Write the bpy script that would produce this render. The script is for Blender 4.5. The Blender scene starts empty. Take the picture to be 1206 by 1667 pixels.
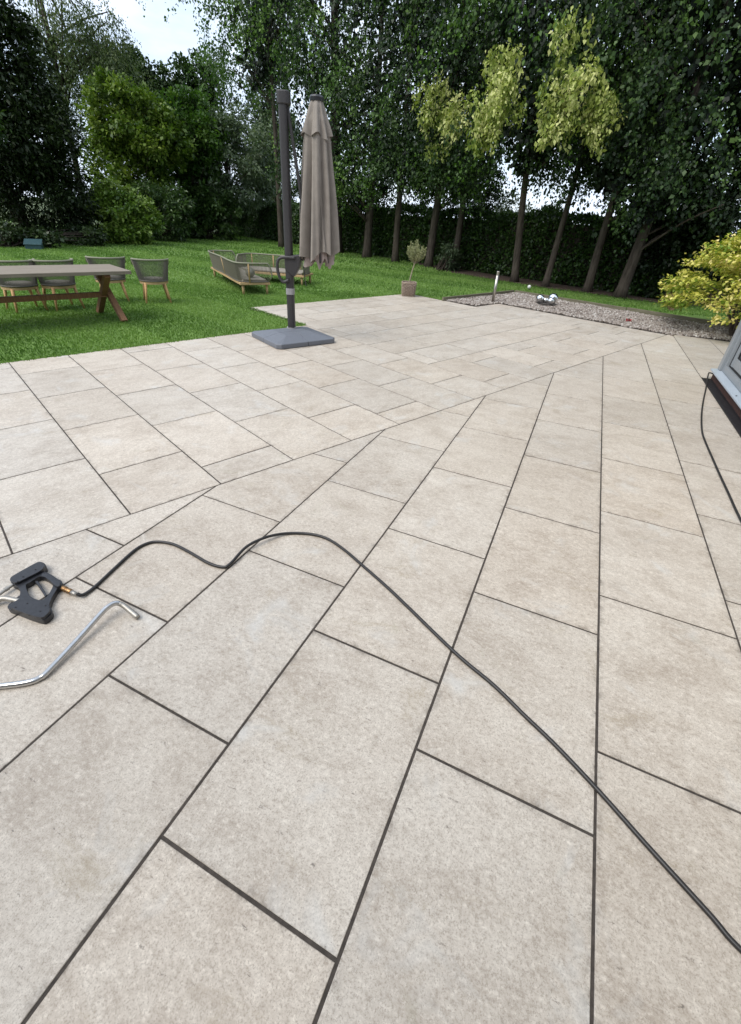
import bpy, bmesh, math, random
import numpy as np
from mathutils import Vector, Matrix
R = math.radians
rng = np.random.default_rng(7)
random.seed(7)
scene = bpy.context.scene
COL = scene.collection

# ------------------------------------------------------------------ camera
CAM_H = 1.615
F_PX, CX, CY = 708.04, 603.0, 800.0            # lens in pixels of the 1206 x 1667 photograph
PITCH, ROLL = R(32.0594), R(3.6762)
fw = Vector((0, math.cos(PITCH), -math.sin(PITCH)))
up0 = Vector((0, math.sin(PITCH), math.cos(PITCH)))
rt0 = Vector((1, 0, 0))
RT = math.cos(ROLL) * rt0 + math.sin(ROLL) * up0
UP = -math.sin(ROLL) * rt0 + math.cos(ROLL) * up0
cam = bpy.data.cameras.new('camera')
cam.sensor_fit = 'HORIZONTAL'
cam.sensor_width = 36.0
cam.lens = F_PX / 1206 * 36
cam.shift_y = -(1667 / 2 - CY) / 1206
cam.clip_start = 0.05
cam.clip_end = 3000
camo = bpy.data.objects.new('camera', cam)
COL.objects.link(camo)
m = Matrix((RT, UP, -fw)).transposed().to_4x4()
m.translation = Vector((0, 0, CAM_H))
camo.matrix_world = m
scene.camera = camo

# ------------------------------------------------------------------ world, sun, exposure
SUN_EL, SUN_AZ = R(54), R(236)                    # azimuth clockwise from +y
world = bpy.data.worlds.new('World')
scene.world = world
world.use_nodes = True
nt = world.node_tree
nt.nodes.clear()
wo = nt.nodes.new('ShaderNodeOutputWorld')
bg = nt.nodes.new('ShaderNodeBackground')
bg.inputs['Strength'].default_value = 0.1
sky = nt.nodes.new('ShaderNodeTexSky')
sky.sky_type = 'NISHITA'
sky.sun_disc = False
sky.sun_elevation = SUN_EL
sky.sun_rotation = SUN_AZ
tcw = nt.nodes.new('ShaderNodeTexCoord')
mpw = nt.nodes.new('ShaderNodeMapping')
mpw.inputs['Scale'].default_value = (1.0, 1.0, 3.2)
n1 = nt.nodes.new('ShaderNodeTexNoise')
n1.inputs['Scale'].default_value = 2.6
n1.inputs['Detail'].default_value = 7
n1.inputs['Roughness'].default_value = 0.55
cr = nt.nodes.new('ShaderNodeValToRGB')
cr.color_ramp.elements[0].position = 0.30
cr.color_ramp.elements[0].color = (0.25, 0.25, 0.25, 1)
cr.color_ramp.elements[1].position = 0.52
cr.color_ramp.elements[1].color = (1, 1, 1, 1)
n2 = nt.nodes.new('ShaderNodeTexNoise')
n2.inputs['Scale'].default_value = 5.0
n2.inputs['Detail'].default_value = 6
cc = nt.nodes.new('ShaderNodeMix')
cc.data_type = 'RGBA'
cc.inputs['A'].default_value = (3.5, 4.25, 5.5, 1)     # grey-blue cloud base
cc.inputs['B'].default_value = (6.2, 6.75, 7.5, 1)      # white cloud
mx = nt.nodes.new('ShaderNodeMix')
mx.data_type = 'RGBA'
L = nt.links.new
L(tcw.outputs['Generated'], mpw.inputs['Vector'])
L(mpw.outputs[0], n1.inputs['Vector'])
L(mpw.outputs[0], n2.inputs['Vector'])
L(n1.outputs['Fac'], cr.inputs[0])
L(n2.outputs['Fac'], cc.inputs['Factor'])
L(cr.outputs[0], mx.inputs['Factor'])
L(sky.outputs[0], mx.inputs['A'])
L(cc.outputs['Result'], mx.inputs['B'])
L(mx.outputs['Result'], bg.inputs['Color'])
L(bg.outputs[0], wo.inputs[0])

sun = bpy.data.lights.new('sun', 'SUN')
sun.energy = 1.5
sun.angle = R(42)
sun.color = (1.0, 0.955, 0.89)
suno = bpy.data.objects.new('sun', sun)
COL.objects.link(suno)
sd = Vector((math.sin(SUN_AZ) * math.cos(SUN_EL), math.cos(SUN_AZ) * math.cos(SUN_EL), math.sin(SUN_EL)))
suno.rotation_euler = sd.to_track_quat('Z', 'Y').to_euler()
suno.location = sd * 60

scene.view_settings.view_transform = 'Standard'
scene.view_settings.look = 'None'
scene.view_settings.gamma = 1
scene.view_settings.use_curve_mapping = False
scene.view_settings.exposure = 1.12
scene.render.engine = 'CYCLES'
scene.cycles.use_denoising = True
scene.cycles.max_bounces = 5
scene.cycles.diffuse_bounces = 2
scene.cycles.transmission_bounces = 4
scene.cycles.transparent_max_bounces = 8

# ------------------------------------------------------------------ layout helpers
def ray(px, py):
    return fw + (px - CX) / F_PX * RT - (py - CY) / F_PX * UP
def on_z(px, py, z=0.0):
    """world point on the level plane z seen at that place of the photograph"""
    d = ray(px, py)
    return Vector((0, 0, CAM_H)) + d * ((z - CAM_H) / d.z)
def at_y(px, py, y):
    """world point y metres ahead of the camera"""
    d = ray(px, py)
    return Vector((0, 0, CAM_H)) + d * (y / d.y)

# ------------------------------------------------------------------ material helpers
def new_mat(name):
    mt = bpy.data.materials.new(name)
    mt.use_nodes = True
    n = mt.node_tree
    return mt, n, n.nodes['Principled BSDF']
def node(n, typ, **kw):
    nd = n.nodes.new(typ)
    for k, v in kw.items():
        if k in nd.inputs.keys():
            nd.inputs[k].default_value = v
        else:
            setattr(nd, k, v)
    return nd
def ramp(n, stops):
    nd = n.nodes.new('ShaderNodeValToRGB')
    el = nd.color_ramp.elements
    while len(el) < len(stops):
        el.new(0.5)
    for e, (p, c) in zip(el, stops):
        e.position = p
        e.color = (c, c, c, 1) if not isinstance(c, tuple) else (*c, 1)
    return nd
def mixc(n, fac, a, b, blend='MIX'):
    nd = n.nodes.new('ShaderNodeMix')
    nd.data_type = 'RGBA'
    nd.blend_type = blend
    for key, v in (('Factor', fac), ('A', a), ('B', b)):
        if isinstance(v, bpy.types.NodeSocket):
            n.links.new(v, nd.inputs[key])
        elif key == 'Factor':
            nd.inputs[key].default_value = v
        else:
            nd.inputs[key].default_value = (*v, 1)
    return nd.outputs['Result']
def bump(n, bsdf, height, strength, dist):
    b = n.nodes.new('ShaderNodeBump')
    b.inputs['Strength'].default_value = strength
    b.inputs['Distance'].default_value = dist
    n.links.new(height, b.inputs['Height'])
    n.links.new(b.outputs[0], bsdf.inputs['Normal'])

def simple_mat(name, ca, cb, scale=20.0, rough=0.6, metal=0.0, bump_s=0.0, bump_d=0.002, stretch=(1, 1, 1), detail=5, spec=0.5):
    mt, n, b = new_mat(name)
    tc = node(n, 'ShaderNodeTexCoord')
    mp = node(n, 'ShaderNodeMapping')
    mp.inputs['Scale'].default_value = stretch
    n.links.new(tc.outputs['Object'], mp.inputs['Vector'])
    oi = node(n, 'ShaderNodeObjectInfo')
    cmb = node(n, 'ShaderNodeVectorMath', operation='SCALE')
    cmb.inputs[0].default_value = (13.1, 7.7, 3.3)
    n.links.new(oi.outputs['Random'], cmb.inputs['Scale'])
    n.links.new(cmb.outputs[0], mp.inputs['Location'])
    ns = node(n, 'ShaderNodeTexNoise', Scale=scale, Detail=detail, Roughness=0.6)
    n.links.new(mp.outputs[0], ns.inputs['Vector'])
    rp = ramp(n, [(0.3, 0.0), (0.7, 1.0)])
    n.links.new(ns.outputs['Fac'], rp.inputs[0])
    n.links.new(mixc(n, rp.outputs[0], ca, cb), b.inputs['Base Color'])
    b.inputs['Roughness'].default_value = rough
    b.inputs['Metallic'].default_value = metal
    b.inputs['Specular IOR Level'].default_value = spec
    if bump_s:
        bump(n, b, ns.outputs['Fac'], bump_s, bump_d)
    return mt

def leaf_mat(name, dark, mid, light, trans=0.25, rough=0.5, spec=0.3):
    """leaf colour by each leaf's own tint value"""
    mt, n, b = new_mat(name)
    at = node(n, 'ShaderNodeAttribute', attribute_name='tint')
    rp = ramp(n, [(0.0, dark), (0.5, mid), (1.0, light)])
    n.links.new(at.outputs['Fac'], rp.inputs[0])
    n.links.new(rp.outputs[0], b.inputs['Base Color'])
    b.inputs['Roughness'].default_value = rough
    b.inputs['Specular IOR Level'].default_value = spec
    if trans > 0:
        tr = node(n, 'ShaderNodeBsdfTranslucent')
        sc = mixc(n, 1.0, rp.outputs[0], (1.0, 1.15, 0.55), 'MULTIPLY')
        n.links.new(sc, tr.inputs['Color'])
        ms = node(n, 'ShaderNodeMixShader')
        ms.inputs[0].default_value = trans
        out = n.nodes['Material Output']
        n.links.new(b.outputs[0], ms.inputs[1])
        n.links.new(tr.outputs[0], ms.inputs[2])
        n.links.new(ms.outputs[0], out.inputs['Surface'])
    return mt

def slab_material():
    mt, n, b = new_mat('paving_slab')
    tc = node(n, 'ShaderNodeTexCoord')
    oi = node(n, 'ShaderNodeObjectInfo')
    off = node(n, 'ShaderNodeVectorMath', operation='SCALE')
    off.inputs[0].default_value = (37.0, 53.0, 11.0)
    n.links.new(oi.outputs['Random'], off.inputs['Scale'])
    ad = node(n, 'ShaderNodeVectorMath', operation='ADD')
    n.links.new(tc.outputs['Object'], ad.inputs[0])
    n.links.new(off.outputs[0], ad.inputs[1])
    V = ad.outputs[0]
    def noise(scale, detail=6, rough=0.6, dist=0.0, sx=1.0, sy=1.0):
        mp = node(n, 'ShaderNodeMapping')
        mp.inputs['Scale'].default_value = (sx, sy, 1)
        n.links.new(V, mp.inputs['Vector'])
        ns = node(n, 'ShaderNodeTexNoise', Scale=scale, Detail=detail, Roughness=rough, Distortion=dist)
        n.links.new(mp.outputs[0], ns.inputs['Vector'])
        return ns.outputs['Fac']
    def rmp(src, *stops):
        r = ramp(n, list(stops))
        n.links.new(src, r.inputs[0])
        return r.outputs[0]
    cloud = noise(2.4, 4, 0.64, 0.5, 1.25, 0.8)
    streak = noise(7.5, 6, 0.74, 0.5, 1.35, 0.8)
    grain = noise(58.0, 4, 0.78, 0.0, 1.25, 0.8)
    fine = noise(190.0, 2, 0.8)
    base = mixc(n, rmp(cloud, (0.36, 0.0), (0.66, 1.0)), (0.440, 0.390, 0.338), (0.555, 0.508, 0.453))
    base = mixc(n, rmp(streak, (0.44, 0.0), (0.68, 0.6)), base, (0.62, 0.578, 0.522))
    base = mixc(n, rmp(streak, (0.28, 0.65), (0.44, 0.0)), base, (0.33, 0.282, 0.232))
    base = mixc(n, rmp(grain, (0.28, 0.66), (0.49, 0.0)), base, (0.28, 0.235, 0.19))
    base = mixc(n, rmp(grain, (0.53, 0.0), (0.73, 0.7)), base, (0.76, 0.71, 0.64))
    base = mixc(n, rmp(fine, (0.34, 0.55), (0.50, 0.0)), base, (0.22, 0.185, 0.15))
    # brown, green and grey-white stains with shapes of their own
    st1 = rmp(noise(3.4, 7, 0.80, 0.5, 1.3, 0.8), (0.58, 0.0), (0.73, 0.6))
    base = mixc(n, st1, base, (0.30, 0.245, 0.165))
    st2 = rmp(noise(4.7, 4, 0.7, 0.5), (0.63, 0.0), (0.80, 0.35))
    base = mixc(n, st2, base, (0.30, 0.295, 0.20))
    st3 = rmp(noise(3.1, 4, 0.65, 0.6), (0.58, 0.0), (0.72, 0.5))
    base = mixc(n, st3, base, (0.56, 0.565, 0.56))
    speck = rmp(noise(30.0, 4, 0.78, 0.3, 1.9, 0.6), (0.635, 0.0), (0.71, 0.75))
    base = mixc(n, speck, base, (0.12, 0.10, 0.085))
    # grime held along the joints
    eg = node(n, 'ShaderNodeAttribute', attribute_name='edge')
    ml = node(n, 'ShaderNodeMath', operation='MULTIPLY')
    n.links.new(eg.outputs['Fac'], ml.inputs[0])
    n.links.new(rmp(noise(16.0, 4, 0.75), (0.48, 0.0), (0.70, 0.75)), ml.inputs[1])
    base = mixc(n, ml.outputs[0], base, (0.13, 0.11, 0.09))
    # each slab its own shade and warmth
    wn = node(n, 'ShaderNodeTexWhiteNoise')
    wn.noise_dimensions = '1D'
    n.links.new(oi.outputs['Random'], wn.inputs['W'])
    tone = ramp(n, [(0.0, (1.0, 0.962, 0.905)), (0.4, (1.0, 0.975, 0.93)), (0.8, (1.0, 0.982, 0.945)), (1.0, (0.985, 0.972, 0.942))])
    n.links.new(wn.outputs['Value'], tone.inputs[0])
    base = mixc(n, 1.0, base, tone.outputs[0], 'MULTIPLY')
    hs = node(n, 'ShaderNodeHueSaturation')
    mr = node(n, 'ShaderNodeMapRange')
    mr.inputs['To Min'].default_value = 0.945
    mr.inputs['To Max'].default_value = 1.06
    n.links.new(oi.outputs['Random'], mr.inputs['Value'])
    n.links.new(mr.outputs[0], hs.inputs['Value'])
    n.links.new(base, hs.inputs['Color'])
    n.links.new(hs.outputs[0], b.inputs['Base Color'])
    b.inputs['Roughness'].default_value = 0.43
    b.inputs['Specular IOR Level'].default_value = 0.5
    hsum = node(n, 'ShaderNodeMath', operation='ADD')
    n.links.new(grain, hsum.inputs[0])
    rip = noise(24.0, 3, 0.7, 0.8, 1.2, 0.85)
    n.links.new(rip, hsum.inputs[1])
    bump(n, b, hsum.outputs[0], 0.3, 0.0018)
    return mt

def timber(name, ca, cb, stretch=(2, 30, 30), rough=0.7):
    return simple_mat(name, ca, cb, scale=3.0, rough=rough, bump_s=0.25, bump_d=0.003, stretch=stretch, detail=8, spec=0.3)

def brushed_steel(name, col=(0.62, 0.61, 0.60), rough=0.25):
    return simple_mat(name, col, tuple(c * 0.82 for c in col), scale=40, rough=rough, metal=1.0, bump_s=0.03, bump_d=0.0005)

M = {}
M['slab'] = slab_material()
M['grout'] = simple_mat('joint_grout', (0.036, 0.030, 0.025), (0.075, 0.062, 0.052), 60, 0.95, bump_s=0.6, bump_d=0.004)
M['dark_metal'] = simple_mat('anthracite_powder_coat', (0.030, 0.0275, 0.0285), (0.040, 0.037, 0.038), 60, 0.5, bump_s=0.1, bump_d=0.0006)
M['collar'] = simple_mat('grey_collar', (0.27, 0.26, 0.265), (0.32, 0.31, 0.315), 40, 0.45)
M['base_plastic'] = simple_mat('grey_base_shell', (0.115, 0.125, 0.145), (0.155, 0.165, 0.19), 130, 0.55, bump_s=0.25, bump_d=0.0012)
M['canopy'] = simple_mat('taupe_canopy_cloth', (0.235, 0.207, 0.180), (0.285, 0.252, 0.220), 9, 0.92, bump_s=0.15, bump_d=0.002, spec=0.15)
M['canopy_in'] = simple_mat('canopy_lining', (0.33, 0.265, 0.24), (0.40, 0.33, 0.30), 9, 0.92, spec=0.15)
M['black_plastic'] = simple_mat('black_plastic', (0.012, 0.0125, 0.016), (0.024, 0.025, 0.030), 70, 0.40, bump_s=0.12, bump_d=0.0008)
M['rubber'] = simple_mat('black_hose_rubber', (0.012, 0.011, 0.011), (0.026, 0.024, 0.023), 30, 0.42)
M['brass'] = simple_mat('aged_brass', (0.42, 0.25, 0.12), (0.30, 0.17, 0.08), 60, 0.38, metal=1.0)
M['steel'] = brushed_steel('polished_tube_steel', (0.60, 0.595, 0.59), 0.22)
M['steel_dull'] = simple_mat('scratched_dull_steel', (0.36, 0.34, 0.30), (0.50, 0.47, 0.43), 60, 0.5, metal=0.85, bump_s=0.25, bump_d=0.001)
M['mirror_steel'] = brushed_steel('mirror_steel', (0.86, 0.87, 0.88), 0.06)
M['post_steel'] = brushed_steel('weathered_post_steel', (0.50, 0.47, 0.42), 0.33)
M['teak'] = timber('oiled_teak', (0.40, 0.225, 0.095), (0.56, 0.35, 0.165))
M['teak_pale'] = timber('pale_teak', (0.36, 0.24, 0.115), (0.48, 0.335, 0.175))
M['table_top'] = timber('weathered_grey_timber', (0.165, 0.138, 0.106), (0.26, 0.222, 0.175), (1.2, 26, 26))
M['table_leg'] = timber('brown_table_timber', (0.155, 0.075, 0.036), (0.30, 0.165, 0.085), (26, 26, 1.4))
M['rope'] = simple_mat('olive_grey_rope', (0.115, 0.105, 0.078), (0.18, 0.165, 0.122), 90, 0.9, bump_s=0.3)
M['rope_rail'] = simple_mat('pale_olive_rail_wrap', (0.175, 0.172, 0.122), (0.235, 0.23, 0.165), 60, 0.8, bump_s=0.2)
M['rope_dark'] = simple_mat('charcoal_rope', (0.085, 0.078, 0.066), (0.14, 0.13, 0.108), 90, 0.9, bump_s=0.3)
M['cushion'] = simple_mat('grey_seat_cushion', (0.20, 0.18, 0.15), (0.28, 0.255, 0.215), 30, 0.95, bump_s=0.2, spec=0.1)
M['ball'] = simple_mat('grey_woven_ball', (0.17, 0.165, 0.15), (0.30, 0.29, 0.27), 25, 0.9, bump_s=0.4, bump_d=0.006)
M['wicker'] = simple_mat('grey_brown_wicker', (0.20, 0.145, 0.105), (0.36, 0.285, 0.225), 22, 0.85, bump_s=0.3)
M['soil'] = simple_mat('dark_soil', (0.03, 0.021, 0.015), (0.065, 0.047, 0.033), 14, 0.97, bump_s=0.8, bump_d=0.03)
M['mulch'] = simple_mat('leaf_mulch', (0.038, 0.024, 0.017), (0.105, 0.068, 0.047), 9, 0.97, bump_s=0.9, bump_d=0.04, detail=9)
M['ground'] = simple_mat('meadow_ground', (0.045, 0.075, 0.018), (0.085, 0.105, 0.035), 0.25, 0.97, detail=8)
M['lawn'] = simple_mat('lawn_turf', (0.080, 0.150, 0.026), (0.130, 0.225, 0.044), 2.2, 0.95, bump_s=0.7, bump_d=0.03, detail=10)
M['grass'] = leaf_mat('grass_blade', (0.068, 0.145, 0.024), (0.150, 0.268, 0.050), (0.25, 0.37, 0.105), 0.3, 0.55, 0.25)
M['gravel_base'] = simple_mat('gravel_underlay', (0.10, 0.085, 0.075), (0.20, 0.175, 0.155), 40, 0.95, bump_s=0.9, bump_d=0.02)
def gravel_mat():
    mt, n, b = new_mat('gravel_stones')
    at = node(n, 'ShaderNodeAttribute', attribute_name='tint')
    rp = ramp(n, [(0.0, (0.07, 0.056, 0.046)), (0.3, (0.19, 0.155, 0.13)), (0.55, (0.285, 0.245, 0.215)), (0.8, (0.38, 0.345, 0.31)), (1.0, (0.56, 0.53, 0.49))])
    n.links.new(at.outputs['Fac'], rp.inputs[0])
    n.links.new(rp.outputs[0], b.inputs['Base Color'])
    b.inputs['Roughness'].default_value = 0.75
    return mt
M['gravel'] = gravel_mat()
M['edging'] = timber('green_grey_edging_timber', (0.10, 0.088, 0.058), (0.20, 0.185, 0.125), (1.5, 22, 22))
M['sleeper'] = timber('brown_sleeper', (0.11, 0.065, 0.04), (0.22, 0.145, 0.095), (1.5, 16, 16))
M['bark'] = simple_mat('grey_brown_bark', (0.042, 0.033, 0.027), (0.12, 0.098, 0.080), 7, 0.95, bump_s=0.9, bump_d=0.03, stretch=(2.2, 2.2, 0.45), detail=9, spec=0.1)
M['bark_dark'] = simple_mat('dark_bark', (0.03, 0.024, 0.02), (0.075, 0.06, 0.048), 7, 0.95, bump_s=0.9, bump_d=0.03, stretch=(2, 2, 0.45), detail=9, spec=0.1)
M['bark_pale'] = simple_mat('pale_smooth_bark', (0.22, 0.175, 0.12), (0.34, 0.29, 0.21), 14, 0.85, bump_s=0.5, bump_d=0.01, stretch=(1, 1, 0.5))
M['upvc'] = simple_mat('grey_white_upvc', (0.235, 0.255, 0.27), (0.27, 0.29, 0.305), 6, 0.32)
M['sill'] = simple_mat('pale_sill', (0.36, 0.41, 0.46), (0.42, 0.47, 0.52), 8, 0.3)
M['gasket'] = simple_mat('black_gasket', (0.012, 0.012, 0.014), (0.02, 0.02, 0.022), 20, 0.6)
M['brick'] = simple_mat('plinth_brick', (0.055, 0.027, 0.022), (0.11, 0.052, 0.038), 20, 0.9, bump_s=0.5)
M['render_wall'] = simple_mat('pale_render', (0.42, 0.405, 0.38), (0.50, 0.48, 0.45), 5, 0.95, bump_s=0.4)
M['roof'] = simple_mat('slate_roof', (0.07, 0.07, 0.078), (0.11, 0.11, 0.12), 4, 0.8)
M['drain'] = simple_mat('black_drain_channel', (0.012, 0.011, 0.013), (0.028, 0.025, 0.027), 30, 0.55)
M['white'] = simple_mat('white_glaze', (0.72, 0.72, 0.70), (0.80, 0.80, 0.78), 9, 0.3)
M['teal'] = simple_mat('faded_teal_plastic', (0.016, 0.050, 0.058), (0.026, 0.070, 0.078), 8, 0.55)
M['slate'] = simple_mat('dark_slate_bowl', (0.055, 0.048, 0.043), (0.105, 0.094, 0.085), 12, 0.75, bump_s=0.5)
M['red_petal'] = simple_mat('red_petal', (0.30, 0.012, 0.018), (0.45, 0.03, 0.035), 20, 0.6)
def glass_mat():
    mt, n, b = new_mat('window_glass')
    b.inputs['Base Color'].default_value = (0.10, 0.115, 0.12, 1)
    b.inputs['Roughness'].default_value = 0.04
    b.inputs['Specular IOR Level'].default_value = 0.8
    tc = node(n, 'ShaderNodeTexCoord')
    ns = node(n, 'ShaderNodeTexNoise', Scale=1.5)
    n.links.new(tc.outputs['Object'], ns.inputs['Vector'])
    bump(n, b, ns.outputs['Fac'], 0.02, 0.02)
    return mt
M['glass'] = glass_mat()

M['lime'] = leaf_mat('lime_leaf', (0.007, 0.018, 0.005), (0.021, 0.048, 0.011), (0.078, 0.140, 0.032), 0.2)
M['lime_bright'] = leaf_mat('bright_lime_leaf', (0.024, 0.062, 0.010), (0.062, 0.130, 0.020), (0.125, 0.215, 0.038), 0.32)
M['lime_bract'] = leaf_mat('pale_lime_bract', (0.10, 0.16, 0.026), (0.33, 0.39, 0.085), (0.66, 0.66, 0.29), 0.30)
M['lime_inner'] = leaf_mat('shaded_lime_leaf', (0.004, 0.009, 0.004), (0.008, 0.018, 0.006), (0.02, 0.038, 0.011), 0.0)  # darker copy of the lime leaf, crown shade put into its colour
M['evergreen'] = leaf_mat('dark_evergreen_leaf', (0.006, 0.013, 0.006), (0.014, 0.028, 0.010), (0.034, 0.056, 0.018), 0.08, 0.42, 0.4)
M['yew'] = leaf_mat('yew_needle', (0.008, 0.016, 0.004), (0.018, 0.034, 0.008), (0.042, 0.062, 0.014), 0.1)
M['birch'] = leaf_mat('birch_leaf', (0.030, 0.055, 0.016), (0.070, 0.105, 0.035), (0.135, 0.165, 0.065), 0.3)
M['oak'] = leaf_mat('oak_leaf', (0.012, 0.028, 0.008), (0.028, 0.058, 0.014), (0.06, 0.10, 0.026), 0.2)
M['yellowgreen'] = leaf_mat('yellow_green_leaf', (0.042, 0.088, 0.012), (0.130, 0.200, 0.026), (0.26, 0.32, 0.06), 0.28)
M['shrub'] = leaf_mat('glossy_shrub_leaf', (0.045, 0.100, 0.012), (0.150, 0.245, 0.034), (0.29, 0.38, 0.09), 0.2, 0.38, 0.45)
M['rhodo'] = leaf_mat('rhododendron_leaf', (0.018, 0.042, 0.011), (0.048, 0.096, 0.022), (0.115, 0.18, 0.05), 0.15, 0.4, 0.4)
M['greygreen'] = leaf_mat('grey_green_leaf', (0.045, 0.072, 0.038), (0.115, 0.158, 0.088), (0.21, 0.26, 0.165), 0.22)
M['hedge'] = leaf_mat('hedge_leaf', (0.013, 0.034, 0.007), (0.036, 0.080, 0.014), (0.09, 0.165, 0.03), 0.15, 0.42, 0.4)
M['far'] = leaf_mat('far_tree_leaf', (0.050, 0.080, 0.035), (0.095, 0.130, 0.060), (0.16, 0.19, 0.10), 0.2)
M['olive'] = leaf_mat('olive_leaf', (0.125, 0.145, 0.058), (0.250, 0.270, 0.125), (0.42, 0.42, 0.23), 0.15)
M['maple'] = leaf_mat('golden_maple_leaf', (0.14, 0.23, 0.022), (0.58, 0.55, 0.11), (0.90, 0.74, 0.34), 0.28, 0.5)
M['ivy'] = leaf_mat('ivy_leaf', (0.012, 0.026, 0.009), (0.030, 0.052, 0.016), (0.07, 0.10, 0.036), 0.1, 0.4, 0.4)

# ------------------------------------------------------------------ mesh helpers
class MB:
    """collects shapes; build() links them as ONE mesh object"""
    def __init__(s):
        s.v, s.f = [], []
    def add(s, vs, fs, mat=None):
        o = len(s.v)
        s.v += [tuple(mat @ Vector(p)) if mat else tuple(p) for p in vs]
        s.f += [tuple(i + o for i in f) for f in fs]
        return s
    def box(s, c, d, mat=None):
        x, y, z = (k / 2 for k in d)
        vs = [(c[0] + a * x, c[1] + b * y, c[2] + e * z) for a in (-1, 1) for b in (-1, 1) for e in (-1, 1)]
        return s.add(vs, [(0, 1, 3, 2), (4, 6, 7, 5), (0, 4, 5, 1), (2, 3, 7, 6), (0, 2, 6, 4), (1, 5, 7, 3)], mat)
    def bar(s, a, b, w, h, up=(0, 0, 1)):
        a, b = Vector(a), Vector(b)
        d = (b - a).normalized()
        sd_ = d.cross(Vector(up)).normalized()
        u = sd_.cross(d).normalized()
        vs = [p + sd_ * (i * w / 2) + u * (j * h / 2) for p in (a, b) for i, j in ((-1, -1), (1, -1), (1, 1), (-1, 1))]
        return s.add(vs, [(3, 2, 1, 0), (4, 5, 6, 7), (0, 1, 5, 4), (1, 2, 6, 5), (2, 3, 7, 6), (3, 0, 4, 7)])
    def tube(s, pts, rad, n=8, caps=True, flat=1.0):
        pts = [Vector(p) for p in pts]
        rs = rad if hasattr(rad, '__len__') else [rad] * len(pts)
        o = len(s.v)
        t0 = (pts[1] - pts[0]).normalized()
        ref = Vector((0, 0, 1)) if abs(t0.z) < 0.9 else Vector((1, 0, 0))
        a = t0.cross(ref).normalized()
        for i, p in enumerate(pts):
            t = (pts[min(i + 1, len(pts) - 1)] - pts[max(i - 1, 0)]).normalized()
            a = (a - t * a.dot(t)).normalized()
            b = t.cross(a)
            for k in range(n):
                an = 2 * math.pi * k / n
                s.v.append(tuple(p + (a * math.cos(an) + b * math.sin(an) * flat) * rs[i]))
        for i in range(len(pts) - 1):
            for k in range(n):
                k2 = (k + 1) % n
                s.f.append((o + i * n + k, o + i * n + k2, o + (i + 1) * n + k2, o + (i + 1) * n + k))
        if caps:
            s.f.append(tuple(o + k for k in reversed(range(n))))
            s.f.append(tuple(o + (len(pts) - 1) * n + k for k in range(n)))
        return s
    def lathe(s, prof, c=(0, 0, 0), n=24, capb=True, capt=True):
        o = len(s.v)
        for r, z in prof:
            for k in range(n):
                an = 2 * math.pi * k / n
                s.v.append((c[0] + r * math.cos(an), c[1] + r * math.sin(an), c[2] + z))
        for i in range(len(prof) - 1):
            for k in range(n):
                k2 = (k + 1) % n
                s.f.append((o + i * n + k, o + i * n + k2, o + (i + 1) * n + k2, o + (i + 1) * n + k))
        if capb:
            s.f.append(tuple(o + k for k in reversed(range(n))))
        if capt:
            s.f.append(tuple(o + (len(prof) - 1) * n + k for k in range(n)))
        return s
    def ball(s, c, r, n=16, sz=1.0):
        prof = [(max(1e-4, r * math.sin(math.pi * i / n)), -r * sz * math.cos(math.pi * i / n)) for i in range(n + 1)]
        return s.lathe(prof, c, 2 * n)
    def build(s, name, mat, parent=None, smooth=False, bevel=0.0, loc=None, seg=2):
        me = bpy.data.meshes.new(name)
        me.from_pydata(s.v, [], s.f)
        me.update()
        me.materials.append(mat)
        o = bpy.data.objects.new(name, me)
        COL.objects.link(o)
        if parent is not None:
            o.parent = parent
        if loc is not None:
            o.location = loc
        if smooth:
            me.polygons.foreach_set('use_smooth', [True] * len(me.polygons))
        if bevel:
            bv = o.modifiers.new('bevel', 'BEVEL')
            bv.width = bevel
            bv.segments = seg
            bv.limit_method = 'ANGLE'
            bv.angle_limit = R(35)
        return o

def tag(o, label=None, cat=None, group=None, kind=None):
    for k, v in (('label', label), ('category', cat), ('group', group), ('kind', kind)):
        if v:
            o[k] = v
    return o
def empty(name, loc=(0, 0, 0), rz=0.0):
    o = bpy.data.objects.new(name, None)
    o.empty_display_size = 0.2
    COL.objects.link(o)
    o.location = loc
    o.rotation_euler = (0, 0, rz)
    return o
def copy_tree(o, parent=None):
    c = o.copy()
    COL.objects.link(c)
    if parent is not None:
        c.parent = parent
    for ch in list(o.children):
        copy_tree(ch, c)
    return c
def spline(pts, per=8):
    """Catmull-Rom through the points"""
    P = [Vector(p) for p in pts]
    out = []
    for i in range(len(P) - 1):
        p0, p1, p2, p3 = P[max(i - 1, 0)], P[i], P[i + 1], P[min(i + 2, len(P) - 1)]
        for k in range(per):
            t = k / per
            out.append(0.5 * ((2 * p1) + (p2 - p0) * t + (2 * p0 - 5 * p1 + 4 * p2 - p3) * t * t + (3 * p1 - p0 - 3 * p2 + p3) * t ** 3))
    out.append(P[-1])
    return out
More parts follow.
